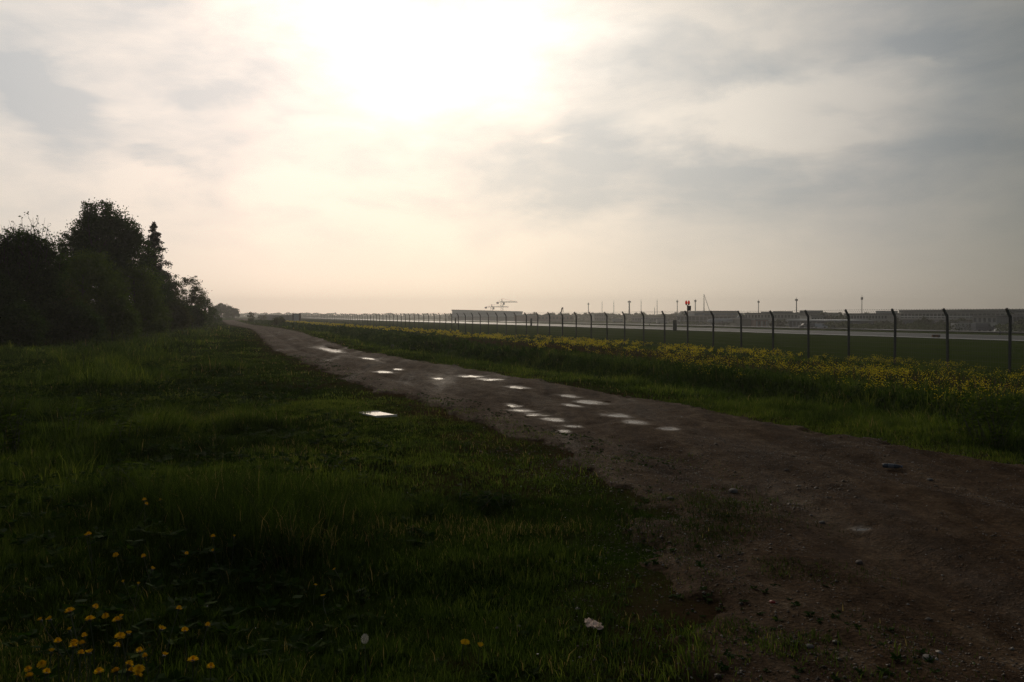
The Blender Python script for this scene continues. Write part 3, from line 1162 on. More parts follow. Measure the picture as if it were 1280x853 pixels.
tree('bare_topped_tree', 'half bare twiggy tree cut off by the left border', -48, 46, 250, 50, [(0, 0, .32, .9, .30), (-.4, 0, .48, .6, .22), (.4, .1, .42, .55, .24)],
     14000, .055, M['leaf_dark'], 4, G1, clump=.34, twigs=60)
tree('round_crowned_tree', 'tallest tree, broad round dark crown behind the shrubs', 130, 66, 250, 70, ROUND, 70000, .085, M['leaf_dark'], 7, G1, trunk_r=.3, clump=.42, nb=24)
tree('leafy_tree', 'lighter green dense tree in front of the tallest round tree', 108, 55, 306, 56, DOME, 30000, .06, M['leaf_light'], 9, G1, clump=.36)
tree('leafy_tree', 'lighter green tree just left of the spruce', 165, 63, 322, 44, DOME, 24000, .065, M['leaf_light'], 10, G1, clump=.36)
tree('leafy_tree', 'small dense dark tree below the spruce', 196, 80, 338, 27, DOME, 14000, .075, M['leaf_dark'], 12, G1, clump=.36)
tree('airy_tree', 'airy small tree with sky showing through its top, right of the spruce', 236, 112, 342, 26, LOOSE, 9500, .085, M['leaf_olive'], 15, G1, clump=.32, nb=20)
tree('airy_tree', 'slim loose tree between the spruce and the airy tree', 214, 98, 338, 17, LOOSE, 8000, .08, M['leaf_olive'], 16, G1, clump=.34, nb=16)
tree('leafy_tree', 'low sloping tree at the right end of the tree row', 254, 126, 362, 17, BUSH, 6500, .09, M['leaf_dark'], 17, G1, clump=.4)
tree('shrub', 'last low dark bush where the track meets the tree row', 268, 158, 384, 9, BUSH, 2200, .10, M['leaf_dark'], 18, G1, cat='shrub', trunk_r=.06, clump=.4)
for i, (cx, Z, top, hw, mt, lab) in enumerate([
        (-6, 43, 330, 38, 'leaf_dark', 'dark bush at the left border under the twiggy tree'),
        (62, 49, 330, 44, 'leaf_olive', 'tall olive bush between the twiggy tree and the lighter green tree'),
        (20, 42, 378, 34, 'leaf_dark', 'low dark bush at the foot of the half bare tree'),
        (92, 48, 372, 34, 'leaf_dark', 'low dark bush at the foot of the lighter green tree'),
        (140, 54, 358, 36, 'leaf_light', 'rounded green bush in front of the tallest round tree'),
        (184, 66, 366, 28, 'leaf_light', 'rounded green bush left of the path end with yellowish side'),
        (215, 80, 372, 25, 'leaf_olive', 'olive bush in front of the slim loose tree'),
        (240, 100, 378, 20, 'leaf_dark', 'dark bush in front of the airy tree'),
        (-70, 42, 340, 50, 'leaf_dark', 'dark bush just outside the left border')]):
    tree('shrub', lab, cx, Z, top, hw, BUSH, 11000, .055 + .0004 * Z, M[mt], 30 + i, G1, cat='shrub', trunk_r=.05, clump=.33, nb=10, cls='stems', crown='foliage')


def spruce(label, cx, Z, top, hw, seed, group):
    rng = np.random.default_rng(seed)
    X = px_at(cx, Z)
    z0 = float(height(X, Z))
    H = z_at(top, Z) - z0
    W = hw / F * Z
    root = empty('spruce_tree', (X, Z, z0))
    tag(root, label, 'tree', group)
    mb = MB()
    mb.tube([(0, 0, -.1), (.05, 0, H * .5), (0, 0, H)], [.2, .11, .012], 8)
    C = []
    z = H * .12
    while z < H * .985:
        f = z / H
        R = W * (1 - f) ** .8 * 1.08 + .22 * (1 - f * f)
        nb = 2
        for k in range(nb):
            a = rng.uniform(0, 6.28)
            L = R * rng.uniform(.5, 1.25)
            e = Vector((math.cos(a) * L, math.sin(a) * L, L * rng.uniform(-.55, -.05)))
            b0 = Vector((0, 0, z + rng.uniform(0, .1)))
            mid = b0 + e * .5 + Vector((0, 0, .04 * L))
            tip = b0 + e + Vector((0, 0, .16 * L))
            mb.tube([b0, mid, tip], [.03 * (1 - f) + .008, .014, .005], 4, cap=False)
            m = int(24 + 100 * L)
            s = rng.random(m) ** .8
            P = np.array([tuple(b0)] * m) + np.outer(s, np.array(tuple(tip - b0)))
            P += rng.normal(0, 1, (m, 3)) * np.array([.10, .10, .06]) * (.6 + L * .4)
            P[:, 2] -= np.abs(rng.normal(0, .16, m)) * (.4 + .6 * L)
            C.append(P)
        z += H * .011 * rng.uniform(.6, 1.4)
    mb.build('trunk', M['bark'], root)
    C = np.concatenate(C)
    V, T, A = quads_at(C, rng.uniform(.05, .11, len(C)), rng.random(len(C)))
    np_mesh('needles', V, T, M['needle'], root, tint=A)


spruce('pointed dark spruce standing above the other trees', 193, 84, 276, 35, 5, G1)

# hazy trees further down the track
for i, (cx, Z, top, hw, lab) in enumerate([(268, 380, 382, 9, 'hazy distant tree nearest the end of the tree row'),
                                           (277, 420, 379.5, 10, 'tallest of the hazy distant trees beyond the track'),
                                           (286, 430, 381.5, 8, 'hazy distant tree with a rounded top, second from the right of its clump'),
                                           (293, 430, 385.5, 6, 'low hazy distant tree at the right end of its clump')]):
    tree('distant_tree', lab, cx, Z, top, hw, ROUND if i % 2 else DOME, 2600, .34, M['leaf_dark'], 60 + i, 'hazy trees beyond the end of the track', trunk_r=.2, clump=.9, nb=8)
for i, (cx, Z, top, hw, lab) in enumerate([(313, 210, 388.5, 5, 'small ragged bush beside the far track'), (329, 330, 390, 7, 'low far bush right of the track'),
                                           (345, 150, 396.5, 6, 'low round bush in the field before the dark screen fence'),
                                           (350, 178, 396.8, 7, 'second low bush in the field before the dark screen fence')]):
    tree('field_bush', lab, cx, Z, top, hw, BUSH, 900, .14, M['leaf_olive'], 70 + i, 'bushes in the far field', cat='bush', trunk_r=.04, clump=.35, nb=5)

# ------------------------------------------------------------------ airport fence
FP = 30.96
NPOST0, NPOST1 = -2, 87
KZ = F * FP / math.cos(TH)


def post_xy(n):
    xx = 1 / (9.9216e-4 + 8.2364e-5 * n)      # pixel distance from the vanishing point
    Z = KZ / xx
    return px_at(xx + VP, Z), Z


fence = empty('chain_link_fence', (*post_xy(0), float(height(*post_xy(0)))))
tag(fence, 'long wire mesh airport fence on dark posts with bent tops and barbed wire', 'fence')
F0 = Vector(fence.location)
mb = MB()
# post with a bent top arm leaning out of the airfield
w = .041
prof = [(-w, -.35), (w, -.35), (w, 2.33), (-.19, 2.70), (-.25, 2.65), (-w, 2.30)]
mb.prism(prof, -w, w)
bm_me = None
ang = math.atan2(NY, NX)
first = None
POSTS = []
for n in range(NPOST0, NPOST1 + 1):
    x, y = post_xy(n)
    z = -.76 + .02 * math.sin(n * .9)
    POSTS.append(Vector((x, y, z)))
    if first is None:
        o = mb.build('post', M['concrete'], fence)
        first = o
    else:
        o = first.copy()
        COL.objects.link(o)
        o.parent = fence
    o.location = Vector((x, y, z)) - F0
    o.rotation_euler = (random.uniform(-.012, .012), random.uniform(-.012, .012), ang)
# barbed wires on the arms
for k, (off, hh) in enumerate([(-.205, 2.66), (-.135, 2.56), (-.075, 2.44)]):
    wb = MB()
    for i in range(len(POSTS) - 1):
        a, b = POSTS[i], POSTS[i + 1]
        d = Vector((NX, NY, 0)) * off
        p0 = a + d + Vector((0, 0, hh)) - F0
        p1 = b + d + Vector((0, 0, hh)) - F0
        mid = (p0 + p1) / 2 - Vector((0, 0, .02))
        wb.tube([p0, mid, p1], .0035, 3, cap=False)
        if i < 45:
            for j in range(1, 20):
                q = p0.lerp(p1, j / 20)
                wb.box(q.x - .004, q.x + .004, q.y - .012, q.y + .012, q.z - .025, q.z + .015)
    wb.build('barbed_wire', M['wire'], fence)
# mesh: straining wires and uprights
V, T = [], []
vb = 0
mv = []
mf = []


def wire_seg(p0, p1, r):
    b = len(mv)
    d = (p1 - p0).normalized()
    s = d.cross(Vector((0, 0, 1))) if abs(d.z) < .9 else Vector((TX, TY, 0))
    s.normalize()
    u = d.cross(s)
    for q in (p0, p1):
        for k in range(3):
            a = 2.0944 * k
            mv.append(tuple(q + (s * math.cos(a) + u * math.sin(a)) * r))
    for k in range(3):
        k1 = (k + 1) % 3
        mf.append((b + k, b + k1, b + 3 + k1, b + 3 + k))


for i in range(len(POSTS) - 1):
    a, b = POSTS[i] - F0, POSTS[i + 1] - F0
    for j in range(12):
        hz = Vector((0, 0, .03 + j * .205))
        wire_seg(a + hz, b + hz, .0032)
    st = 24 if i < 40 else 16
    for j in range(1, st):
        q = a.lerp(b, j / st)
        wire_seg(q + Vector((0, 0, .03)), q + Vector((0, 0, 2.28)), .0017 if i < 40 else .0025)
mm_ = MB()
mm_.v, mm_.f = mv, mf
mm_.build('wire_mesh', M['wire'], fence)

# pale gate with dark posts at the far end of the wire fence
gx, gy = post_xy(NPOST1 + 1)
g = empty('gate', (gx, gy, -.8), 0)
tag(g, 'pale closed gate between two thick dark posts at the far end of the wire fence', 'gate')
MB().box(-2.6, -2.2, -.25, .25, 0, 3.05).build('gate_post', M['darksteel'], g)
MB().box(-.45, .25, -.3, .3, 0, 3.05).build('gate_post', M['darksteel'], g)
MB().box(-2.2, -.45, -.06, .06, .12, 2.9).build('gate_panel', simple('pale_gate_paint', (.80, .80, .78), (.70, .70, .68), 2, .5), g)
MB().box(-2.2, -.45, -.09, .09, 2.9, 3.0).build('top_rail', M['darksteel'], g)
# closed screen fence beyond it
sf = empty('screen_fence', (gx, gy, -.9))
tag(sf, 'dark green closed screen fence running on beyond the pale gate', 'fence')
d = Vector((TX, TY, 0))
L0, L1 = 3.0, 230.0
q0, q1 = d * L0, d * L1
mb = MB()
nn = Vector((NX, NY, 0))
R_ = Matrix.Rotation(math.atan2(TY, TX), 4, 'Z')
mb.box(L0, L1, -.04, .04, .05, 2.5, R_)
mb.build('screen', simple('dark_green_screen', (.07, .10, .07), (.05, .075, .05), .3, .8), sf)
pb = MB().box(-.06, .06, -.10, .10, 0, 2.65, R_)
f1 = None
for k in range(39):
    if f1 is None:
        f1 = pb.build('post', M['darksteel'], sf)
        o = f1
    else:
        o = f1.copy()
        COL.objects.link(o)
        o.parent = sf
    o.location = d * (L0 + k * 6.0)

# ------------------------------------------------------------------ airfield
def marker_board(label, px, p, h, w):
    Z = p * F / math.cos(TH) / (px - VP)
    X = px_at(px, Z)
    z0 = float(height(X, Z))
    r = empty('marker_board', (X, Z, z0))
    tag(r, label, 'marker board', 'upright marker boards along the runway edge')
    MB().box(-w / 2, w / 2, -.12, .12, .15, h).build('panel', M['greenbox'], r)
    for s in (-1, 1):
        MB().box(s * w * .32 - .03, s * w * .32 + .03, -.05, .05, -.05, .15).build('leg', M['darksteel'], r)


marker_board('dark green upright board by the runway edge, left of the red light pole', 843.5, 69, 1.75, .58)
marker_board('dark narrow upright board by the runway edge right of the long pale hangar', 664, 69, 1.8, .42)
marker_board('farthest small dark upright board, before the left end of the long pale hangar', 569.3, 69, 1.75, .40)

# twin red light on its pole
x, y = post_xy(8)
lp = empty('obstruction_light', (x + .06, y + .35, float(height(x, y))))
tag(lp, 'twin red warning light with black box on a pole rising above the fence', 'warning light')
mb = MB().tube([(0, 0, -.1), (0, 0, 3.1)], [.045, .032], 8)
mb.build('pole', M['rust'], lp)
MB().box(-.02, .22, -.09, .09, 2.70, 3.04).build('control_box', M['darksteel'], lp)
MB().tube([(-.12, 0, 3.09), (.12, 0, 3.09)], .022, 6).build('crossbar', M['rust'], lp)
mr, ntr, br = new_mat('red_lamp_glass')
br.inputs['Base Color'].default_value = (.55, .03, .02, 1)
br.inputs['Roughness'].default_value = .25
br.inputs['Emission Color'].default_value = (1, .07, .03, 1)
br.inputs['Emission Strength'].default_value = .22
for s in (-1, 1):
    l = MB().tube([(s * .088, 0, 3.11), (s * .088, 0, 3.17)], [.055, .055], 10).build('lamp', M['darksteel'], lp)
    MB().tube([(s * .088, 0, 3.171), (s * .088, 0, 3.21), (s * .088, 0, 3.28), (s * .088, 0, 3.36), (s * .088, 0, 3.41)], [.070, .083, .080, .055, .018], 12).build('glass', mr, l, True)

# orange marker on the runway
Z = 93.0
r = empty('runway_marker', (px_at(1170, Z), Z, -.86))
tag(r, 'low orange and dark striped marker lying on the runway', 'runway marker')
MB().box(-.42, .42, -.12, .12, 0.04, .30).build('body', simple('orange_paint', (.22, .085, .03), (.16, .06, .02), 3, .6), r)
for s in (-1, 1):
    MB().box(s * .25 - .08, s * .25 + .08, -.16, .16, 0, .04).build('foot', M['darksteel'], r)
    MB().box(s * .30 - .06, s * .30 + .06, -.125, .125, .035, .305).build('stripe', M['darksteel'], r)
for i, (px, p, lab) in enumerate([(1118, 92.8, 'small dark runway edge lamp beyond the near line, right of the floodlight mast'),
                                  (1250, 92.8, 'small dark runway edge lamp near the right border'), (1000, 92.8, 'small dark runway edge lamp below the long bluish shed'),
                                  (812, 92.8, 'small dark runway edge lamp left of the dark green board')]):
    Z = p * F / math.cos(TH) / (px - VP)
    r = empty('edge_lamp', (px_at(px, Z), Z, -.9))
    tag(r, lab, 'runway lamp', 'runway edge lamps')
    MB().tube([(0, 0, -.05), (0, 0, .32)], .05, 6).build('stem', M['darksteel'], r)
    MB().tube([(0, 0, .32), (0, 0, .36), (0, 0, .50), (0, 0, .54)], [.12, .15, .13, .05], 8).build('lamp', M['steel'], r)

CL = {  # wall and roof colours raised to add some distance haze fade
    'pale': simple('pale_cladding', (.80, .81, .80), (.74, .76, .76), .05, .6),
    'white': simple('white_render', (.50, .50, .48), (.44, .44, .42), .1, .7),
    'grey': simple('hazed_grey_cladding', (.36, .365, .36), (.30, .305, .30), .08, .7),
    'dark': simple('hazed_dark_cladding', (.17, .185, .20), (.14, .15, .165), .08, .6),
    'blue': simple('blue_grey_cladding', (.13, .18, .25), (.11, .155, .22), .06, .5),
    'brick': simple('pinkish_render', (.26, .17, .14), (.21, .14, .115), .1, .8),
    'roof': simple('flat_roof', (.24, .24, .235), (.19, .19, .185), .1, .8),
    'lightroof': simple('light_roof_edge', (.60, .62, .62), (.5, .52, .52), .1, .5),
    'glass': simple('hazed_window_glass', (.07, .078, .085), (.09, .10, .105), .3, .2),  # glass colour paled as if seen through haze
    'green': simple('greenish_cladding', (.15, .17, .145), (.12, .14, .12), .1, .7),
}


def building(name, label, x0, x1, top, Z0, Z1=None, depth=20, wall='grey', roofm='roof', rows=1, cols=8, wh=1.3, ww=.7, win=True,
             parapet=.5, slope=0.0, doors=0, extras=None, group='airport buildings beyond the runway', cat='building', bands=None, door_mat='glass'):
    """front wall runs from pixel column x0 to x1 at the depths Z0, Z1"""
    Z1 = Z1 or Z0
    A_ = Vector((px_at(x0, Z0), Z0, 0))
    B_ = Vector((px_at(x1, Z1), Z1, 0))
    W = (B_ - A_).length
    gz = min(float(height(A_.x, A_.y)), float(height(B_.x, B_.y)))
    H = z_at(top, Z0) - gz
    r = empty(name, (A_.x, A_.y, gz), math.atan2(B_.y - A_.y, B_.x - A_.x))
    tag(r, label, cat, group)
    m = MB()
    m.prism([(0, -.3), (W, -.3), (W, H * (1 - slope) - parapet), (0, H - parapet)], 0, depth)
    m.build('wall', CL[wall], r)
    m = MB()
    m.prism([(-.4, H - parapet), (W + .4, H * (1 - slope) - parapet), (W + .4, H * (1 - slope)), (-.4, H)], -.5, depth + .4)
    m.build('roof', CL[roofm], r)
    if win:
        n = cols
        for ro in range(rows):
            zc = (H - parapet) * (ro + .62) / rows - .1
            for c in range(n):
                u = W * (c + .5) / n
                hw_ = W / n * ww / 2
                if doors and ro == 0 and c % max(1, n // doors) == 0:
                    MB().box(u - hw_, u + hw_, -.06, .05, 0, (H - parapet) * .86 / rows).build('door', CL[door_mat], r)
                    continue
                f = MB().box(u - hw_, u + hw_, -.07, .04, zc - wh / 2, zc + wh / 2).build('window', CL['glass'], r)
    for (bz0, bz1, bm) in (bands or []):
        MB().box(.05, W - .05, -.12, -.01, bz0 * H, bz1 * H).build('cladding_band', CL[bm], r)
    for (ex0, ex1, eh, em) in (extras or []):
        e = MB().box(ex0 * W, ex1 * W, depth * .2, depth * .7, H * (1 - slope) - .05, H + eh).build('rooftop_block', CL[em], r)
    return r


building('hangar', 'long pale hangar with light upper wall under the tower cranes', 565, 653, 387.2, 700, 700, 30, 'pale', 'lightroof', 1, 22, 2.6, .5, win=False,
         parapet=1.0, slope=.16, bands=[(.0, .34, 'grey')], doors=5)
building('warehouse', 'low hazy flat building between the pale hangar and the mound', 672, 716, 394.2, 620, 640, 30, 'brick', 'roof', 1, 10, 1.5, .5)
building('warehouse', 'grey block with raised flat top left of the group of tall masts', 743, 760, 391.6, 660, None, 30, 'dark', 'roof', 2, 6, 1.4, .6)
building('terminal', 'low dark glazed block in front of the big blue hangar', 846, 925, 394.6, 400, 372, 35, 'dark', 'roof', 2, 16, 1.6, .75)
building('hangar', 'big blue grey hangar with stepped left side behind the glazed block', 880, 922, 388.7, 440, None, 60, 'blue', 'roof', 1, 6, 3, .8, parapet=1.2,
         doors=3, extras=None)
building('annex', 'lower blue step on the left side of the big blue hangar', 868, 881, 390.6, 436, None, 40, 'blue', 'roof', 1, 3, 1.6, .6)
building('office_building', 'long grey low building with roof vents right of the blue hangar', 931, 1006, 391.2, 372, 350, 30, 'grey', 'roof', 2, 18, 1.2, .6,
         extras=[(.15, .2, .5, 'grey'), (.36, .39, .7, 'dark'), (.80, .83, 1.0, 'dark'), (.87, .89, 1.0, 'dark')])
building('hall', 'greenish grey windowless hall left of the pinkish hall', 927, 944, 397.6, 318, None, 16, 'green', 'roof', 1, 4, 1.0, .5, win=False)
building('hall', 'pinkish hall with wide doors before the long grey building', 944.5, 960, 398.6, 312, None, 16, 'brick', 'roof', 1, 5, 1.2, .6, doors=2, door_mat='grey')
building('shed', 'long bluish shed with a bright roof edge sloping to the right', 986, 1031, 399.6, 268, 255, 22, 'dark', 'lightroof', 1, 9, 1.2, .6, parapet=.25, slope=.06, doors=3)
building('tower_block', 'small grey block with pale pillars rising above the bluish shed', 1014, 1032, 394.0, 300, None, 12, 'white', 'roof', 1, 5, 2.2, .62)
building('workshop', 'wide flat grey workshop with a raised block on its roof', 1056, 1109, 391.8, 330, 318, 24, 'grey', 'roof', 2, 14, 1.1, .55, extras=[(.62, .84, .95, 'grey')])
building('cargo_hall', 'large low cargo hall with long roof edge at the right', 1126, 1256, 387.7, 312, 270, 40, 'grey', 'roof', 2, 26, 1.7, .7, parapet=1.1, bands=[(.60, .64, 'lightroof')])
building('low_shed', 'dark low shed with pale roof edge before the cargo hall', 1128, 1182, 399.2, 262, 250, 14, 'dark', 'roof', 1, 12, 1.0, .6, parapet=.22)
building('office_building', 'pale two storey building with dark window openings before the cargo hall', 1216, 1246, 394.6, 232, 226, 12, 'white', 'roof', 2, 5, 1.2, .55, parapet=.3, doors=2)
building('office_building', 'dark low building cut off by the right border', 1266, 1345, 392.8, 226, 205, 18, 'dark', 'roof', 2, 16, 1.1, .7, parapet=.35)
building('low_shed', 'low dark shed between the pale building and the right border', 1190, 1214, 401.5, 236, None, 9, 'grey', 'roof', 1, 5, .9, .6, parapet=.2)
building('warehouse', 'far hazy low building left of the red light pole', 790, 838, 396.3, 560, 540, 25, 'dark', 'roof', 1, 14, 1.4, .6)

# ---- tower cranes
def crane(label, cx, Z, topjib, apex, left, right):
    X = px_at(cx, Z)
    z0 = float(height(X, Z))
    s = Z / F
    r = empty('tower_crane', (X, Z, z0))
    tag(r, label, 'crane', 'construction cranes behind the pale hangar')
    hj = z_at(topjib, Z) - z0
    ha = z_at(apex, Z) - z0
    w = 1.0
    m = MB()
    for a in (-w, w):
        for b in (-w, w):
            m.box(a - .14, a + .14, b - .14, b + .14, 0, hj)
    z = 0
    k = 0
    while z < hj - 2:
        q = -1 if k % 2 else 1
        for b in (-w, w):
            m.tube([(-w * q, b, z), (w * q, b, z + 2)], .10, 4, cap=False)
        z += 2
        k += 1
    m.build('mast', M['darksteel'], r)
    L, Rr = (left - cx) * s, (right - cx) * s
    m = MB()
    m.box(L, Rr, -.5, -.2, hj, hj + .35).box(L, Rr, .2, .5, hj, hj + .35).box(L * .5, Rr * .97, -.15, .15, hj + .8, hj + 1.05)
    u = 0
    while u < Rr - 1.6:
        m.tube([(u, 0, hj + .2), (u + .8, 0, hj + .9), (u + 1.6, 0, hj + .2)], .09, 4, cap=False)
        u += 1.6
    m.build('jib', M['darksteel'], r)
    m = MB().tube([(0, 0, hj), (0, 0, ha)], [.55, .2], 5)
    m.tube([(0, 0, ha), (Rr * .7, 0, hj + 1.5)], .07, 4).tube([(0, 0, ha), (L * .9, 0, hj + .3)], .07, 4)
    m.build('apex_tower', M['darksteel'], r)
    MB().box(L, L + 2.2, -.9, .9, hj - 1.3, hj + .2).build('counterweight', M['darksteel'], r)
    MB().box(.9, 2.6, -.9, .9, hj - 2.2, hj - .1).build('cab', M['darksteel'], r)


crane('taller tower crane with long jib above the pale hangar', 627.5, 800, 378.3, 373.5, 620.5, 647)
crane('lower tower crane left of the taller one above the pale hangar', 614.8, 840, 384.3, 380.5, 606, 636)
# mobile crane with slanting boom
Z = 560.0
X = px_at(880, Z)
z0 = float(height(X, Z))
r = empty('mobile_crane', (X, Z, z0))
tag(r, 'mobile crane with upright mast and slanting boom above the blue hangar', 'crane')
MB().tube([(0, 0, 1), (0, 0, z_at(368, Z) - z0)], [.42, .2], 6).build('mast', M['steel'], r)
MB().tube([(0, 0, z_at(368, Z) - z0), (6.4 * Z / F, 0, z_at(387, Z) - z0), (9 * Z / F, 0, 1.2)], [.12, .22, .3], 5).build('boom', M['steel'], r)
MB().box(-4, 5.6, -1.3, 1.3, .9, 2.2).build('chassis', M['darksteel'], r)
MB().box(-4, -2, -1.2, 1.2, 2.2, 3.3).build('cab', M['steel'], r)
for sx in (-3, -1, 2, 4.4):
    for sy in (-1.3, 1.3):
        MB().tube([(sx, sy - .2, .5), (sx, sy + .2, .5)], .5, 12).build('wheel', M['darksteel'], r)

# ---- masts
ORD = ['first', 'second', 'third', 'fourth', 'fifth', 'sixth', 'seventh', 'eighth', 'ninth', 'tenth', 'eleventh']
for i, (px, top, Z, w, hd) in enumerate([(735.5, 379, 760, .34, 1), (752.6, 378, 750, .22, 0), (767.3, 377.5, 740, .26, 0), (786.6, 376.2, 700, .62, 1),
                                         (801.4, 376.2, 720, .24, 0), (818.3, 385.5, 700, .3, 0), (821.4, 376.2, 700, .26, 0), (846.6, 375.6, 620, .30, 1),
                                         (869.2, 375.0, 600, .34, 1), (948.2, 376.0, 560, .28, 1), (995.6, 373.6, 540, .38, 1), (1077.4, 371.3, 430, .20, 1)]):
    X = px_at(px, Z)
    z0 = float(height(X, Z))
    H = z_at(top, Z) - z0
    r = empty('floodlight_mast' if hd else 'antenna_mast', (X, Z, z0))
    if i == 3:
        lab = 'thickest of the tall hazy masts, fourth from the left'
    elif i == 11:
        lab = 'lone tall mast with a small head above the flat grey workshop'
    elif i == 5:
        lab = 'short stubby mast just left of a tall thin one, left of the red light'
    elif i == 9:
        lab = 'hazy tall mast above the long grey low building, right of the blue hangar'
    elif i == 10:
        lab = 'hazy tall mast above the bluish shed'
    elif i == 8:
        lab = 'tall hazy mast just right of the red warning light'
    elif i == 7:
        lab = 'tall hazy mast just left of the red warning light'
    else:
        lab = 'thin tall hazy mast on the skyline, %s from the left' % ORD[i if i < 5 else i]
    tag(r, lab, 'mast', 'tall masts on the airfield skyline')
    MB().tube([(0, 0, -.2), (0, 0, H)], [w * 1.25, w * .75], 8).build('pole', M['steel'], r)
    if hd:
        MB().box(-w * 2.1, w * 2.1, -.4, .4, H - 1.5, H - .2).build('lamp_head', M['steel'], r)
        MB().tube([(0, 0, H - .2), (0, 0, H + .9)], .08, 5).build('tip', M['steel'], r)
    else:
        MB().tube([(0, 0, H), (0, 0, H + 1.4)], .09, 5).build('tip', M['steel'], r)

# windsock pole next to the fence line
Z = 150.0
X = px_at(703.8, Z)
z0 = float(height(X, Z))
r = empty('windsock', (X, Z, z0))
tag(r, 'slender dark pole with a drooping windsock behind the fence', 'windsock')
H = z_at(384.3, Z) - z0
MB().tube([(0, 0, -.1), (0, 0, H)], [.06, .04], 8).build('pole', M['darksteel'], r)
MB().tube([(-.02, 0, H - .06), (-.18, 0, H - .22), (-.28, 0, H - .62), (-.30, 0, H - .95)], [.12, .13, .10, .06], 8).build('sock', simple('dark_fabric', (.08, .05, .045), None, 5, .8), r)


# ---- parked aircraft and vans, far away
def plane(label, px, Z, L, yaw, redtail=False):
    X = px_at(px, Z)
    z0 = float(height(X, Z)) + .26
    r = empty('airplane', (X, Z, z0), yaw)
    tag(r, label, 'airplane', 'aircraft parked on the apron')
    k = L / 16
    MB().tube([(-8 * k, 0, 2.2 * k), (-7.2 * k, 0, 2.25 * k), (-5 * k, 0, 2.35 * k), (4 * k, 0, 2.4 * k), (8 * k, 0, 2.9 * k)],
              [.15 * k, .7 * k, .95 * k, .95 * k, .2 * k], 12).build('fuselage', CL['lightroof'], r, True)
    MB().prism([(-1.6 * k, 1.9 * k), (1.2 * k, 1.9 * k), (1.2 * k, 2.05 * k), (-1.6 * k, 2.1 * k)], -8 * k, 8 * k).build('wing', CL['lightroof'], r)
    MB().prism([(5.4 * k, 2.9 * k), (7.9 * k, 2.9 * k), (8.9 * k, 6.0 * k), (7.6 * k, 6.0 * k)], -.12 * k, .12 * k).build('tail_fin', CL['brick'] if redtail else CL['lightroof'], r)
    MB().box(7.4 * k, 8.9 * k, -2.6 * k, 2.6 * k, 5.8 * k, 5.95 * k).build('tailplane', CL['lightroof'], r)
    for (a, b) in ((-5.6, 0), (.4, 1.6), (.4, -1.6)):
        MB().tube([(a * k, b * k, 2.0 * k), (a * k, b * k, .3 * k)], .12 * k, 5).tube([(a * k, b * k - .15 * k, .35 * k), (a * k, b * k + .15 * k, .35 * k)], .35 * k, 10).build('landing_gear', M['darksteel'], r)
    for s in (-1, 1):
        MB().tube([(-2.2 * k, s * 3 * k, 1.7 * k), (.4 * k, s * 3 * k, 1.7 * k)], .5 * k, 10).build('engine', M['steel'], r)


plane('white airplane with tall tail fin parked before the dark glazed block', 905, 330, 14, .12)
plane('small airplane with reddish tail parked just right of the red light pole', 862, 400, 12, .25, True)


def van(label, px, Z, L, yaw, mat):
    X = px_at(px, Z)
    z0 = float(height(X, Z)) + .02
    r = empty('parked_van', (X, Z, z0), yaw)
    tag(r, label, 'van', 'vehicles parked near the airport buildings')
    h = 2.3 if L > 4.6 else 1.5
    MB().prism([(-L / 2, .35), (L / 2, .35), (L / 2, h * .55), (L / 2 - .7, h * .62), (L / 2 - 1.2, h), (-L / 2, h)], -.95, .95).build('body', mat, r)
    MB().prism([(L / 2 - 1.5, h * .64), (L / 2 - .85, h * .64), (L / 2 - 1.25, h * .93), (L / 2 - 1.5, h * .93)], -.965, .965).build('window', CL['glass'], r)
    for sx in (-L * .3, L * .3):
        for sy in (-.9, .9):
            MB().tube([(sx, sy - .1, .34), (sx, sy + .1, .34)], .34, 12).build('wheel', M['darksteel'], r)


van('white van left of the dark green marker board', 828, 430, 6, .1, CL['white'])
van('white van farther left, near the thickest mast', 808.6, 470, 6, .3, CL['white'])
van('pale van hazy behind the fence, above the runway near the windsock', 772, 520, 7, 0, CL['white'])
van('pale car before the flat grey workshop', 1066, 262, 4.4, .2, CL['white'])
van('white van between the dark trees and the pale two storey building', 1203, 222, 5.4, .1, CL['white'])
van('pale car right of the pale two storey building', 1254, 218, 4.4, 2.9, CL['pale'])
van('light car parked at the bluish shed', 1024, 240, 4.2, 0, CL['pale'])
van('dark car parked at the bluish shed', 1008, 240, 4.2, 3.1, CL['dark'])
van('dark van parked under the pale two storey building', 1228, 216, 5, .1, CL['dark'])

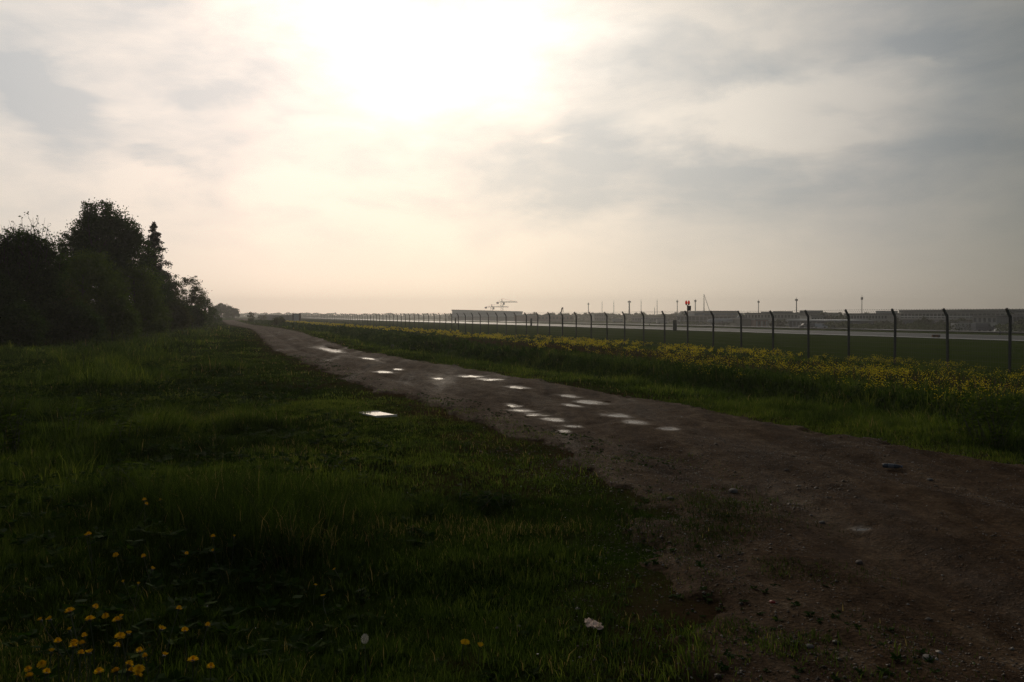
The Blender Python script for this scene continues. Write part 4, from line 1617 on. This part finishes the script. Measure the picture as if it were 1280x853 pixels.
# ---- far trees between the buildings
proto = {}
DT = [(1036, 300, 394.5, 9, 'hedge tree right of the bluish shed'), (1046, 296, 393.2, 9, 'bushy tree left of the flat grey workshop'),
      (1056, 292, 395.0, 8, 'round tree at the left end of the flat grey workshop'), (1028, 330, 391.0, 9, 'hazy tree behind the small block with pale pillars'),
      (1076, 268, 400.5, 9, 'low dark tree before the left half of the workshop'), (1092, 266, 399.0, 10, 'low dark tree before the raised block of the workshop'),
      (1107, 262, 401.5, 8, 'low dark tree at the right end of the workshop'), (1122, 270, 398.5, 9, 'dark tree between the workshop and the cargo hall'),
      (1148, 240, 400.5, 10, 'dark tree left of the tallest one before the cargo hall'), (1158, 240, 397.8, 9, 'tallest dark tree before the cargo hall'),
      (1174, 238, 401.0, 10, 'dark tree right of the tallest one before the cargo hall'), (1190, 236, 399.5, 9, 'dark tree left of the parked white van'),
      (1202, 240, 398.5, 7, 'narrow dark tree behind the parked white van'), (1212, 238, 400.5, 7, 'dark tree touching the pale two storey building'),
      (1262, 236, 389.0, 9, 'tree with ragged top at the right end of the cargo hall'), (1277, 215, 400.5, 10, 'low dark tree at the right border'),
      (975, 300, 399.0, 9, 'dark tree between the pinkish hall and the bluish shed'), (967, 306, 401, 6, 'small dark tree right of the pinkish hall'),
      (858, 460, 391.5, 12, 'hazy tree behind the red light pole'), (838, 520, 392, 10, 'hazy tree left of the red light pole'),
      (826, 560, 393, 9, 'low hazy tree left of the tall thin masts near the red light'), (686, 680, 392.5, 12, 'hazy round tree right of the pale hangar'),
      (664, 700, 393.2, 12, 'hazy tree touching the right end of the pale hangar'), (1050, 350, 389.5, 6, 'thin hazy tree behind the flat workshop')]
for i, (cx, Z, top, hw, lab) in enumerate(DT):
    tree('airfield_tree', lab, cx, Z, top, hw, [ROUND, DOME, BUSH][i % 3], 1500, .20 + Z * .0004, M['hazed_leaf'], 100 + i,
         'trees among the airport buildings', trunk_r=.12, clump=.6, nb=6)


def wood(name, label, spans, mat, seed, leaf):
    rng = np.random.default_rng(seed)
    C = []
    for (x0, x1, Z, top, n) in spans:
        px = rng.uniform(x0, x1, n)
        ZZ = Z + rng.uniform(-20, 20, n)
        X = (px - 640) / F * ZZ
        gz = height(X, ZZ)
        H = (EYE + (HOR - top) * ZZ / F - gz) * (.55 + .6 * fbm(px * .22, ZZ * 0, seed, 3))
        C.append(np.stack([X, ZZ, gz + H * rng.uniform(0, 1, n) ** .7], -1))
    C = np.concatenate(C)
    V, T, A = quads_at(C, rng.uniform(.6, 1.4, len(C)) * leaf, rng.random(len(C)))
    o = np_mesh(name, V, T, mat, tint=A)
    tag(o, label, 'wood', kind='stuff')


wood('distant_wood', 'hazy belt of woodland along the skyline behind the airfield',
     [(650, 760, 740, 391.5, 3500), (755, 880, 700, 391.5, 4500), (900, 1060, 520, 391.5, 4500), (1040, 1140, 430, 391.5, 3500), (560, 660, 860, 392.5, 2000)],
     M['hazed_leaf'], 5, .9)
wood('far_wood', 'very faint distant woodland beyond the end of the track', [(296, 420, 1300, 391.0, 2500), (420, 570, 1400, 391.8, 2500)], M['hazed_leaf'], 6, 1.2)
wood('airfield_hedge', 'dark hedge at the foot of the airport buildings on the right',
     [(1060, 1215, 236, 404.5, 4200), (1030, 1060, 262, 401, 1200), (1245, 1300, 215, 404, 1300), (850, 930, 372, 402.0, 900)], M['hazed_leaf'], 8, .30)

# ------------------------------------------------------------------ small things near the camera
# short post in the verge
X, Y = px_ground(490.5, 431.5, -.1)
r = empty('verge_post', (X, Y, float(ground_z(X, Y))))
tag(r, 'short dark marker post standing in the verge beside the track', 'post')
MB().box(-.075, .075, -.06, .06, -.1, .50).build('post_body', M['darksteel'], r)
MB().prism([(-.095, .50), (.095, .50), (.05, .57), (-.05, .57)], -.08, .08).build('cap', M['darksteel'], r)

# white board lying in the grass
X, Y = px_ground(472, 519.6, .05)
r = empty('white_board', (X, Y, float(height(X, Y)) + .065), math.radians(24))
tag(r, 'flat glossy white board lying in the short grass left of the track', 'board')
r.rotation_euler = (math.radians(-1.0), math.radians(.8), math.radians(33))
mwb, ntb, bb = new_mat('glossy_white_board')
nz = noise(ntb, objco(ntb), 7, 6, .65)
ntb.links.new(ramp(ntb, nz, [(.3, (.60, .56, .48)), (.5, (.80, .78, .72)), (.7, (.85, .83, .78))], 'LINEAR'), bb.inputs['Base Color'])
bb.inputs['Roughness'].default_value = .16
bb.inputs['IOR'].default_value = 1.6
bb.inputs['Coat Weight'].default_value = .6
bb.inputs['Coat Roughness'].default_value = .08
bump(ntb, bb, nz, .08, .004)
m = MB()
m.prism([(-.17, -.008), (.15, -.008), (.17, 0.0), (.17, .012), (-.17, .012)], -.34, .34)
m.build('sheet', mwb, r)
m = MB()
m.box(-.175, .175, -.352, -.341, -.012, .02).box(-.175, .175, .341, .352, -.012, .02)
m.build('rim', mwb, r)

# crumpled tissue
def crumple(name, label, cat, X, Y, z, sx, sy, sz, mat, seed, rot=0):
    rng = np.random.default_rng(seed)
    nu, nv = 26, 22
    u, v = np.meshgrid(np.linspace(-1, 1, nu), np.linspace(-1, 1, nv), indexing='ij')
    n1 = fbm(u * 2.4 + seed, v * 2.4, seed, 4)
    n2 = fbm(u * 2.2 + 9, v * 2.2 + seed, seed + 9, 4)
    x = (u + (n2 - .5) * 1.0) * sx / 2 * (1 - .25 * np.abs(v))
    y = (v + (n1 - .5) * 1.0) * sy / 2 * (1 - .3 * u * u)
    zz = np.abs(n1 - .5) * 2.6 * sz + np.abs(n2 - .5) * sz
    V = np.stack([x, y, zz], -1).reshape(-1, 3)
    i = np.arange(nu - 1)[:, None] * nv
    j = np.arange(nv - 1)[None]
    Q = np.stack([i + j, i + nv + j, i + nv + j + 1, i + j + 1], -1).reshape(-1, 4)
    o = np_mesh(name, V, Q, mat)
    s = o.modifiers.new('thick', 'SOLIDIFY')
    s.thickness = .002
    o.location = (X, Y, z)
    o.rotation_euler = (0, 0, rot)
    tag(o, label, cat)
    return o


X, Y = px_ground(742, 781, .03)
crumple('crumpled_tissue', 'crumpled pale pinkish paper tissue in the grass near the track', 'litter', X, Y, float(height(X, Y)) + .028, .085, .13, .018,
        simple('tissue_paper', (.85, .68, .56), (.78, .54, .42), 12, .8), 4, .5)
X, Y = px_ground(640, 772, .0)
# flattened bottle on the track
X, Y = px_ground(1115, 584.5, 0)
z0 = float(road_z(X, Y))
r = empty('plastic_bottle', (X, Y, z0 + .032), math.radians(-22))
r.scale = (.9, .75, .75)
tag(r, 'dark plastic bottle lying on the track near the right border', 'bottle')
mbt, ntb2, bb2 = new_mat('dark_bottle_plastic')
bb2.inputs['Base Color'].default_value = (.06, .075, .095, 1)
bb2.inputs['Roughness'].default_value = .22
MB().tube([(-.105, 0, 0), (-.10, 0, 0), (-.06, 0, 0), (-.03, 0, .001), (.03, 0, 0), (.06, 0, 0), (.085, 0, 0), (.095, 0, 0)],
          [.022, .031, .032, .029, .032, .030, .016, .013], 16).build('body', mbt, r, True)
MB().tube([(.0955, 0, 0), (.115, 0, 0)], .016, 12).build('cap', simple('blue_cap', (.10, .14, .22), None, 5, .4), r)
MB().tube([(-.045, 0, 0), (.02, 0, 0)], .0335, 16, cap=False).build('sleeve', simple('grey_sleeve', (.16, .18, .2), None, 8, .35), r, True)

# stones lying apart
ROCK = simple('pale_stone', (.20, .18, .155), (.13, .115, .10), 9, .8, bmp=.3)
DARKROCK = simple('brown_stone', (.13, .10, .08), (.09, .07, .055), 9, .85, bmp=.3)


def stone(px, py, s, mat, label, seed):
    rng = random.Random(seed)
    X, Y = px_ground(px, py, 0)
    p, t = to_pt(X, Y)
    z = max(float(road_z(X, Y)), float(ground_z(X, Y)))
    import bmesh
    bm = bmesh.new()
    bmesh.ops.create_icosphere(bm, subdivisions=2, radius=1)
    for v in bm.verts:
        c = v.co
        k = 1 + .35 * (float(fbm(c.x * 1.3 + seed, c.y * 1.3 + c.z, seed, 3)) - .5) * 2
        v.co = Vector((c.x * s * k, c.y * s * .8 * k, c.z * s * .5 * k))
    me = bpy.data.meshes.new('stone')
    bm.to_mesh(me)
    bm.free()
    me.materials.append(mat)
    o = link('stone', me)
    o.location = (X, Y, z + s * .18)
    o.rotation_euler = (0, 0, rng.uniform(0, 6))
    tag(o, label, 'stone', 'single stones lying by the track')


for i, (px, py, s, mt, lab) in enumerate([
        (1142, 529, .085, ROCK, 'pale stone in the ditch growth, left of its two companions'),
        (1155, 533, .06, ROCK, 'pale stone in the ditch growth, between two others'),
        (1174, 532, .045, ROCK, 'smallest pale stone in the ditch growth'),
        (1027, 653, .028, ROCK, 'small pale stone left of the grey puddle'),
        (916, 618, .045, ROCK, 'flat pale stone in the middle of the near track'),
        (1162, 598, .03, ROCK, 'small pale stone just right of the dark bottle'),
        (1170, 607, .02, DARKROCK, 'small brown stone below the dark bottle'),
        (983, 595, .022, DARKROCK, 'small dark stone left of the dark bottle on open track'),
        (1160, 832, .030, ROCK, 'pale stone at the bottom of the track'),
        (1012, 818, .022, ROCK, 'little pale stone left of the bottom one'),
        (966, 763, .018, simple('red_stone', (.35, .03, .02), (.22, .02, .015), 12, .5), 'small red fragment on the near track'),
        (622, 771, .016, ROCK, 'white pebble in the grass left of the tissue'),
        (648, 772, .018, ROCK, 'pale pebble in the grass beside the tissue'),
        (1074, 706, .030, DARKROCK, 'flat brown stone below the grey puddle'),
        (838, 628, .03, DARKROCK, 'brown stone at the weedy edge of the track')]):
    stone(px, py, s, mt, lab, 200 + i)


# ---- flowers
def dandelion_proto(kind):
    r = empty('dandelion')
    m = MB()
    m.tube([(0, 0, -.03), (.006, .003, .12), (.0, .0, .242)], [.0028, .0024, .0022], 5, cap=False)
    st = m.build('stem', M['stem'], r)
    rs = random.Random(kind)
    m = MB()
    rings = [(0, .018, 22, 8), (0.001, .0175, 20, 24), (.003, .016, 18, 42), (.005, .013, 14, 62), (.006, .010, 8, 80)] if kind != 1 else [(0, .017, 14, 40), (0.002, .012, 12, 60), (.003, .007, 8, 75)]
    for (dz, L, n, tl_) in rings:
        for k in range(n):
            a = 6.283 * k / n + rs.uniform(-.1, .1)
            ll = L * rs.uniform(.85, 1.1)
            tt = math.radians(tl_ + rs.uniform(-6, 6))
            d = Vector((math.cos(a) * math.cos(tt), math.sin(a) * math.cos(tt), math.sin(tt)))
            s = Vector((-math.sin(a), math.cos(a), 0)) * .0022
            b = len(m.v)
            o0 = Vector((0, 0, .245 + dz))
            for q in (o0 + d * .002 - s * .4, o0 + d * .002 + s * .4, o0 + d * ll + s, o0 + d * ll - s):
                m.v.append(tuple(q))
            m.f.append((b, b + 1, b + 2, b + 3))
    h = m.build('flower_head', M['dandelion'], r)
    m = MB().tube([(0, 0, .232), (0, 0, .240), (0, 0, .246)], [.003, .008, .006], 8)
    m.build('green_cup', M['stem'], r)
    return r


protos = [dandelion_proto(0), dandelion_proto(1)]
used = [False, False]
FL = [(118, 665), (157, 683), (193, 692), (220, 687), (169, 706), (178, 723), (164, 729), (88, 750), (85, 765), (93, 764), (101, 762), (139, 757),
      (118, 775), (145, 773), (160, 773), (174, 778), (205, 764), (141, 791), (148, 796), (113, 797), (112, 807), (121, 810), (129, 811), (76, 800), (68, 806),
      (79, 809), (95, 810), (92, 823), (93, 839), (128, 830), (139, 835), (126, 842), (137, 849), (162, 840), (169, 823), (179, 811), (191, 824), (176, 819),
      (232, 788), (242, 786), (241, 828), (257, 830), (56, 820), (65, 822), (36, 841), (22, 846), (41, 850), (223, 849), (392, 733), (409, 745), (182, 628),
      (208, 623), (162, 626), (270, 665), (287, 672), (282, 680), (432, 707), (115, 664), (150, 821), (104, 786), (578, 799), (598, 801)]
G2 = 'dandelions flowering in the lower left'
for i, (px, py) in enumerate(FL):
    k = 1 if random.random() < .3 else 0
    if used[k]:
        o = copy_tree(protos[k])
    else:
        o = protos[k]
        used[k] = True
    hh = .25 if px < 330 else .12
    X, Y = px_ground(px, py, hh)
    g0 = float(ground_z(X, Y))
    for _ in range(3):
        X, Y = px_ground(px, py, g0 + hh)
        g0 = float(ground_z(X, Y))
    s = random.uniform(.7, 1.25)
    if py < 740:
        s *= .85
    o.scale = (s, s, (hh + .0) / .247)
    o.location = (X, Y, g0)
    o.rotation_euler = (random.uniform(-.5, .35), random.uniform(-.45, .45), random.uniform(0, 6.28))
    if py > 745 and px < 330:
        lab = 'yellow dandelion in the dense patch at the lower left corner'
    elif px < 330 and py > 640:
        lab = 'yellow dandelion scattered above the dense patch at the lower left'
    elif py <= 640:
        lab = 'small faint yellow dandelion farthest up in the long left grass'
    elif px < 500:
        lab = 'lone yellow dandelion right of the dense patch in low grass'
    else:
        lab = 'tiny low dandelion left of the crumpled tissue'
    tag(o, lab, 'dandelion', G2)

# dandelion gone to seed
X, Y = px_ground(456, 804, .22)
g0 = float(ground_z(X, Y))
r = empty('seed_head_dandelion', (X, Y, g0))
r.scale = (.8, .8, 1.0)
tag(r, 'single round white dandelion seed head on a thin stem', 'dandelion')
MB().tube([(0, 0, -.02), (.004, 0, .12), (0, 0, .235)], [.0028, .0024, .0020], 5, cap=False).build('stem', M['stem'], r)
rng = np.random.default_rng(2)
m = MB()
for k in range(330):
    d = rng.normal(size=3)
    d /= np.linalg.norm(d)
    d = Vector(d)
    c = Vector((0, 0, .245))
    e = c + d * .019 * (.8 + .25 * (k % 7) / 6)
    s = d.orthogonal().normalized()
    w = d.cross(s)
    for q in range(3):
        a = q * 2.09 + k
        f = e + (s * math.cos(a) + w * math.sin(a)) * .0065 + d * .002
        b = len(m.v)
        m.v += [tuple(e), tuple(f + w * .0006), tuple(f - w * .0006)]
        m.f.append((b, b + 1, b + 2))
m.build('seed_ball', M['seedhead'], r)


# ---- tall leafy weeds standing out of the grass
def tall_weed(label, px, py, h, n, leaf, seed, mat='leaf_light', spread=.5, group='taller weeds standing out of the grass'):
    rs = random.Random(seed)
    rng = np.random.default_rng(seed)
    X, Y = px_ground(px, py, 0)
    g = float(ground_z(X, Y))
    X, Y = px_ground(px, py, g)
    r = empty('tall_weed', (X, Y, g))
    tag(r, label, 'plant', group)
    m = MB()
    C, D = [], []
    for k in range(n):
        a = rs.uniform(0, 6.28)
        L = h * rs.uniform(.6, 1.0)
        b0 = Vector((rs.uniform(-.08, .08) * spread * 2, rs.uniform(-.08, .08) * spread * 2, -.03))
        e = b0 + Vector((math.cos(a) * spread * L * .5, math.sin(a) * spread * L * .5, L))
        md = b0.lerp(e, .5) - Vector((math.cos(a), math.sin(a), 0)) * .04 * L
        m.tube([b0, md, e], [.006, .0045, .002], 4, cap=False)
        for j in range(13):
            f = rs.uniform(.25, 1)
            q = b0.lerp(md, f * 2) if f < .5 else md.lerp(e, f * 2 - 1)
            C.append(tuple(q))
            D.append(f)
    m.build('stems', M['stem'], r)
    C = np.array(C)
    nl = len(C)
    ang = rng.uniform(0, 6.283, nl)
    up = rng.uniform(-.3, .6, nl)
    d = np.stack([np.cos(ang), np.sin(ang), up], -1)
    s = np.stack([-np.sin(ang), np.cos(ang), rng.normal(0, .3, nl)], -1)
    sz = (leaf * rng.uniform(.6, 1.2, nl))[:, None]
    V = np.stack([C, C + d * sz * .5 + s * sz * .24, C + d * sz + np.array([0, 0, -.15]) * sz, C + d * sz * .5 - s * sz * .24], 1).reshape(-1, 3)
    i = np.arange(nl)[:, None] * 4
    T = np.concatenate([i + np.array([[0, 1, 2]]), i + np.array([[0, 2, 3]])], 0)
    np_mesh('leaves', V, T, M[mat], r, tint=np.repeat(rng.random(nl), 4))


tall_weed('bushy yellowish weed at the left border in the long grass', 16, 572, .80, 12, .10, 1)
tall_weed('slim weed with pale leaf tips, second from the left border', 92, 552, .62, 6, .09, 2)
tall_weed('low weed with broad yellowish leaves right of the slim weed', 150, 556, .42, 6, .11, 3, spread=.9)
tall_weed('dark leafless sprout near the foot of the shrubs', 108, 470, .95, 7, .07, 4, 'leaf_dark')
tall_weed('drooping broad leaved weed below the yellowish ones', 152, 628, .34, 5, .12, 5, spread=1.1)
tall_weed('large pale green bushy weed above the ditch at the right border', 1240, 560, .85, 26, .08, 6, 'leaf_light', .9)
tall_weed('leafy weed left of the large bushy one above the ditch', 1205, 548, .60, 12, .075, 7, 'leaf_light', .8)
tall_weed('dark leafy weed clump in the middle of the short grass', 600, 632, .16, 10, .09, 8, 'weedgreen', 1.6)
tall_weed('dark thistle like weed near the white board', 375, 492, .35, 8, .10, 9, 'weedgreen', 1.2)

# ------------------------------------------------------------------ haze
hb = MB().box(-1500, 1500, -60, 1750, -5.5, 34)
mh = bpy.data.materials.new('haze')
mh.use_nodes = True
nt = mh.node_tree
nt.nodes.clear()
pv = nt.nodes.new('ShaderNodeVolumePrincipled')
pv.inputs['Color'].default_value = (.97, .95, .92, 1)
pv.inputs['Density'].default_value = .00045
pv.inputs['Anisotropy'].default_value = .55
oo = nt.nodes.new('ShaderNodeOutputMaterial')
nt.links.new(pv.outputs[0], oo.inputs['Volume'])
hz = hb.build('haze', mh)
tag(hz, kind='stuff')
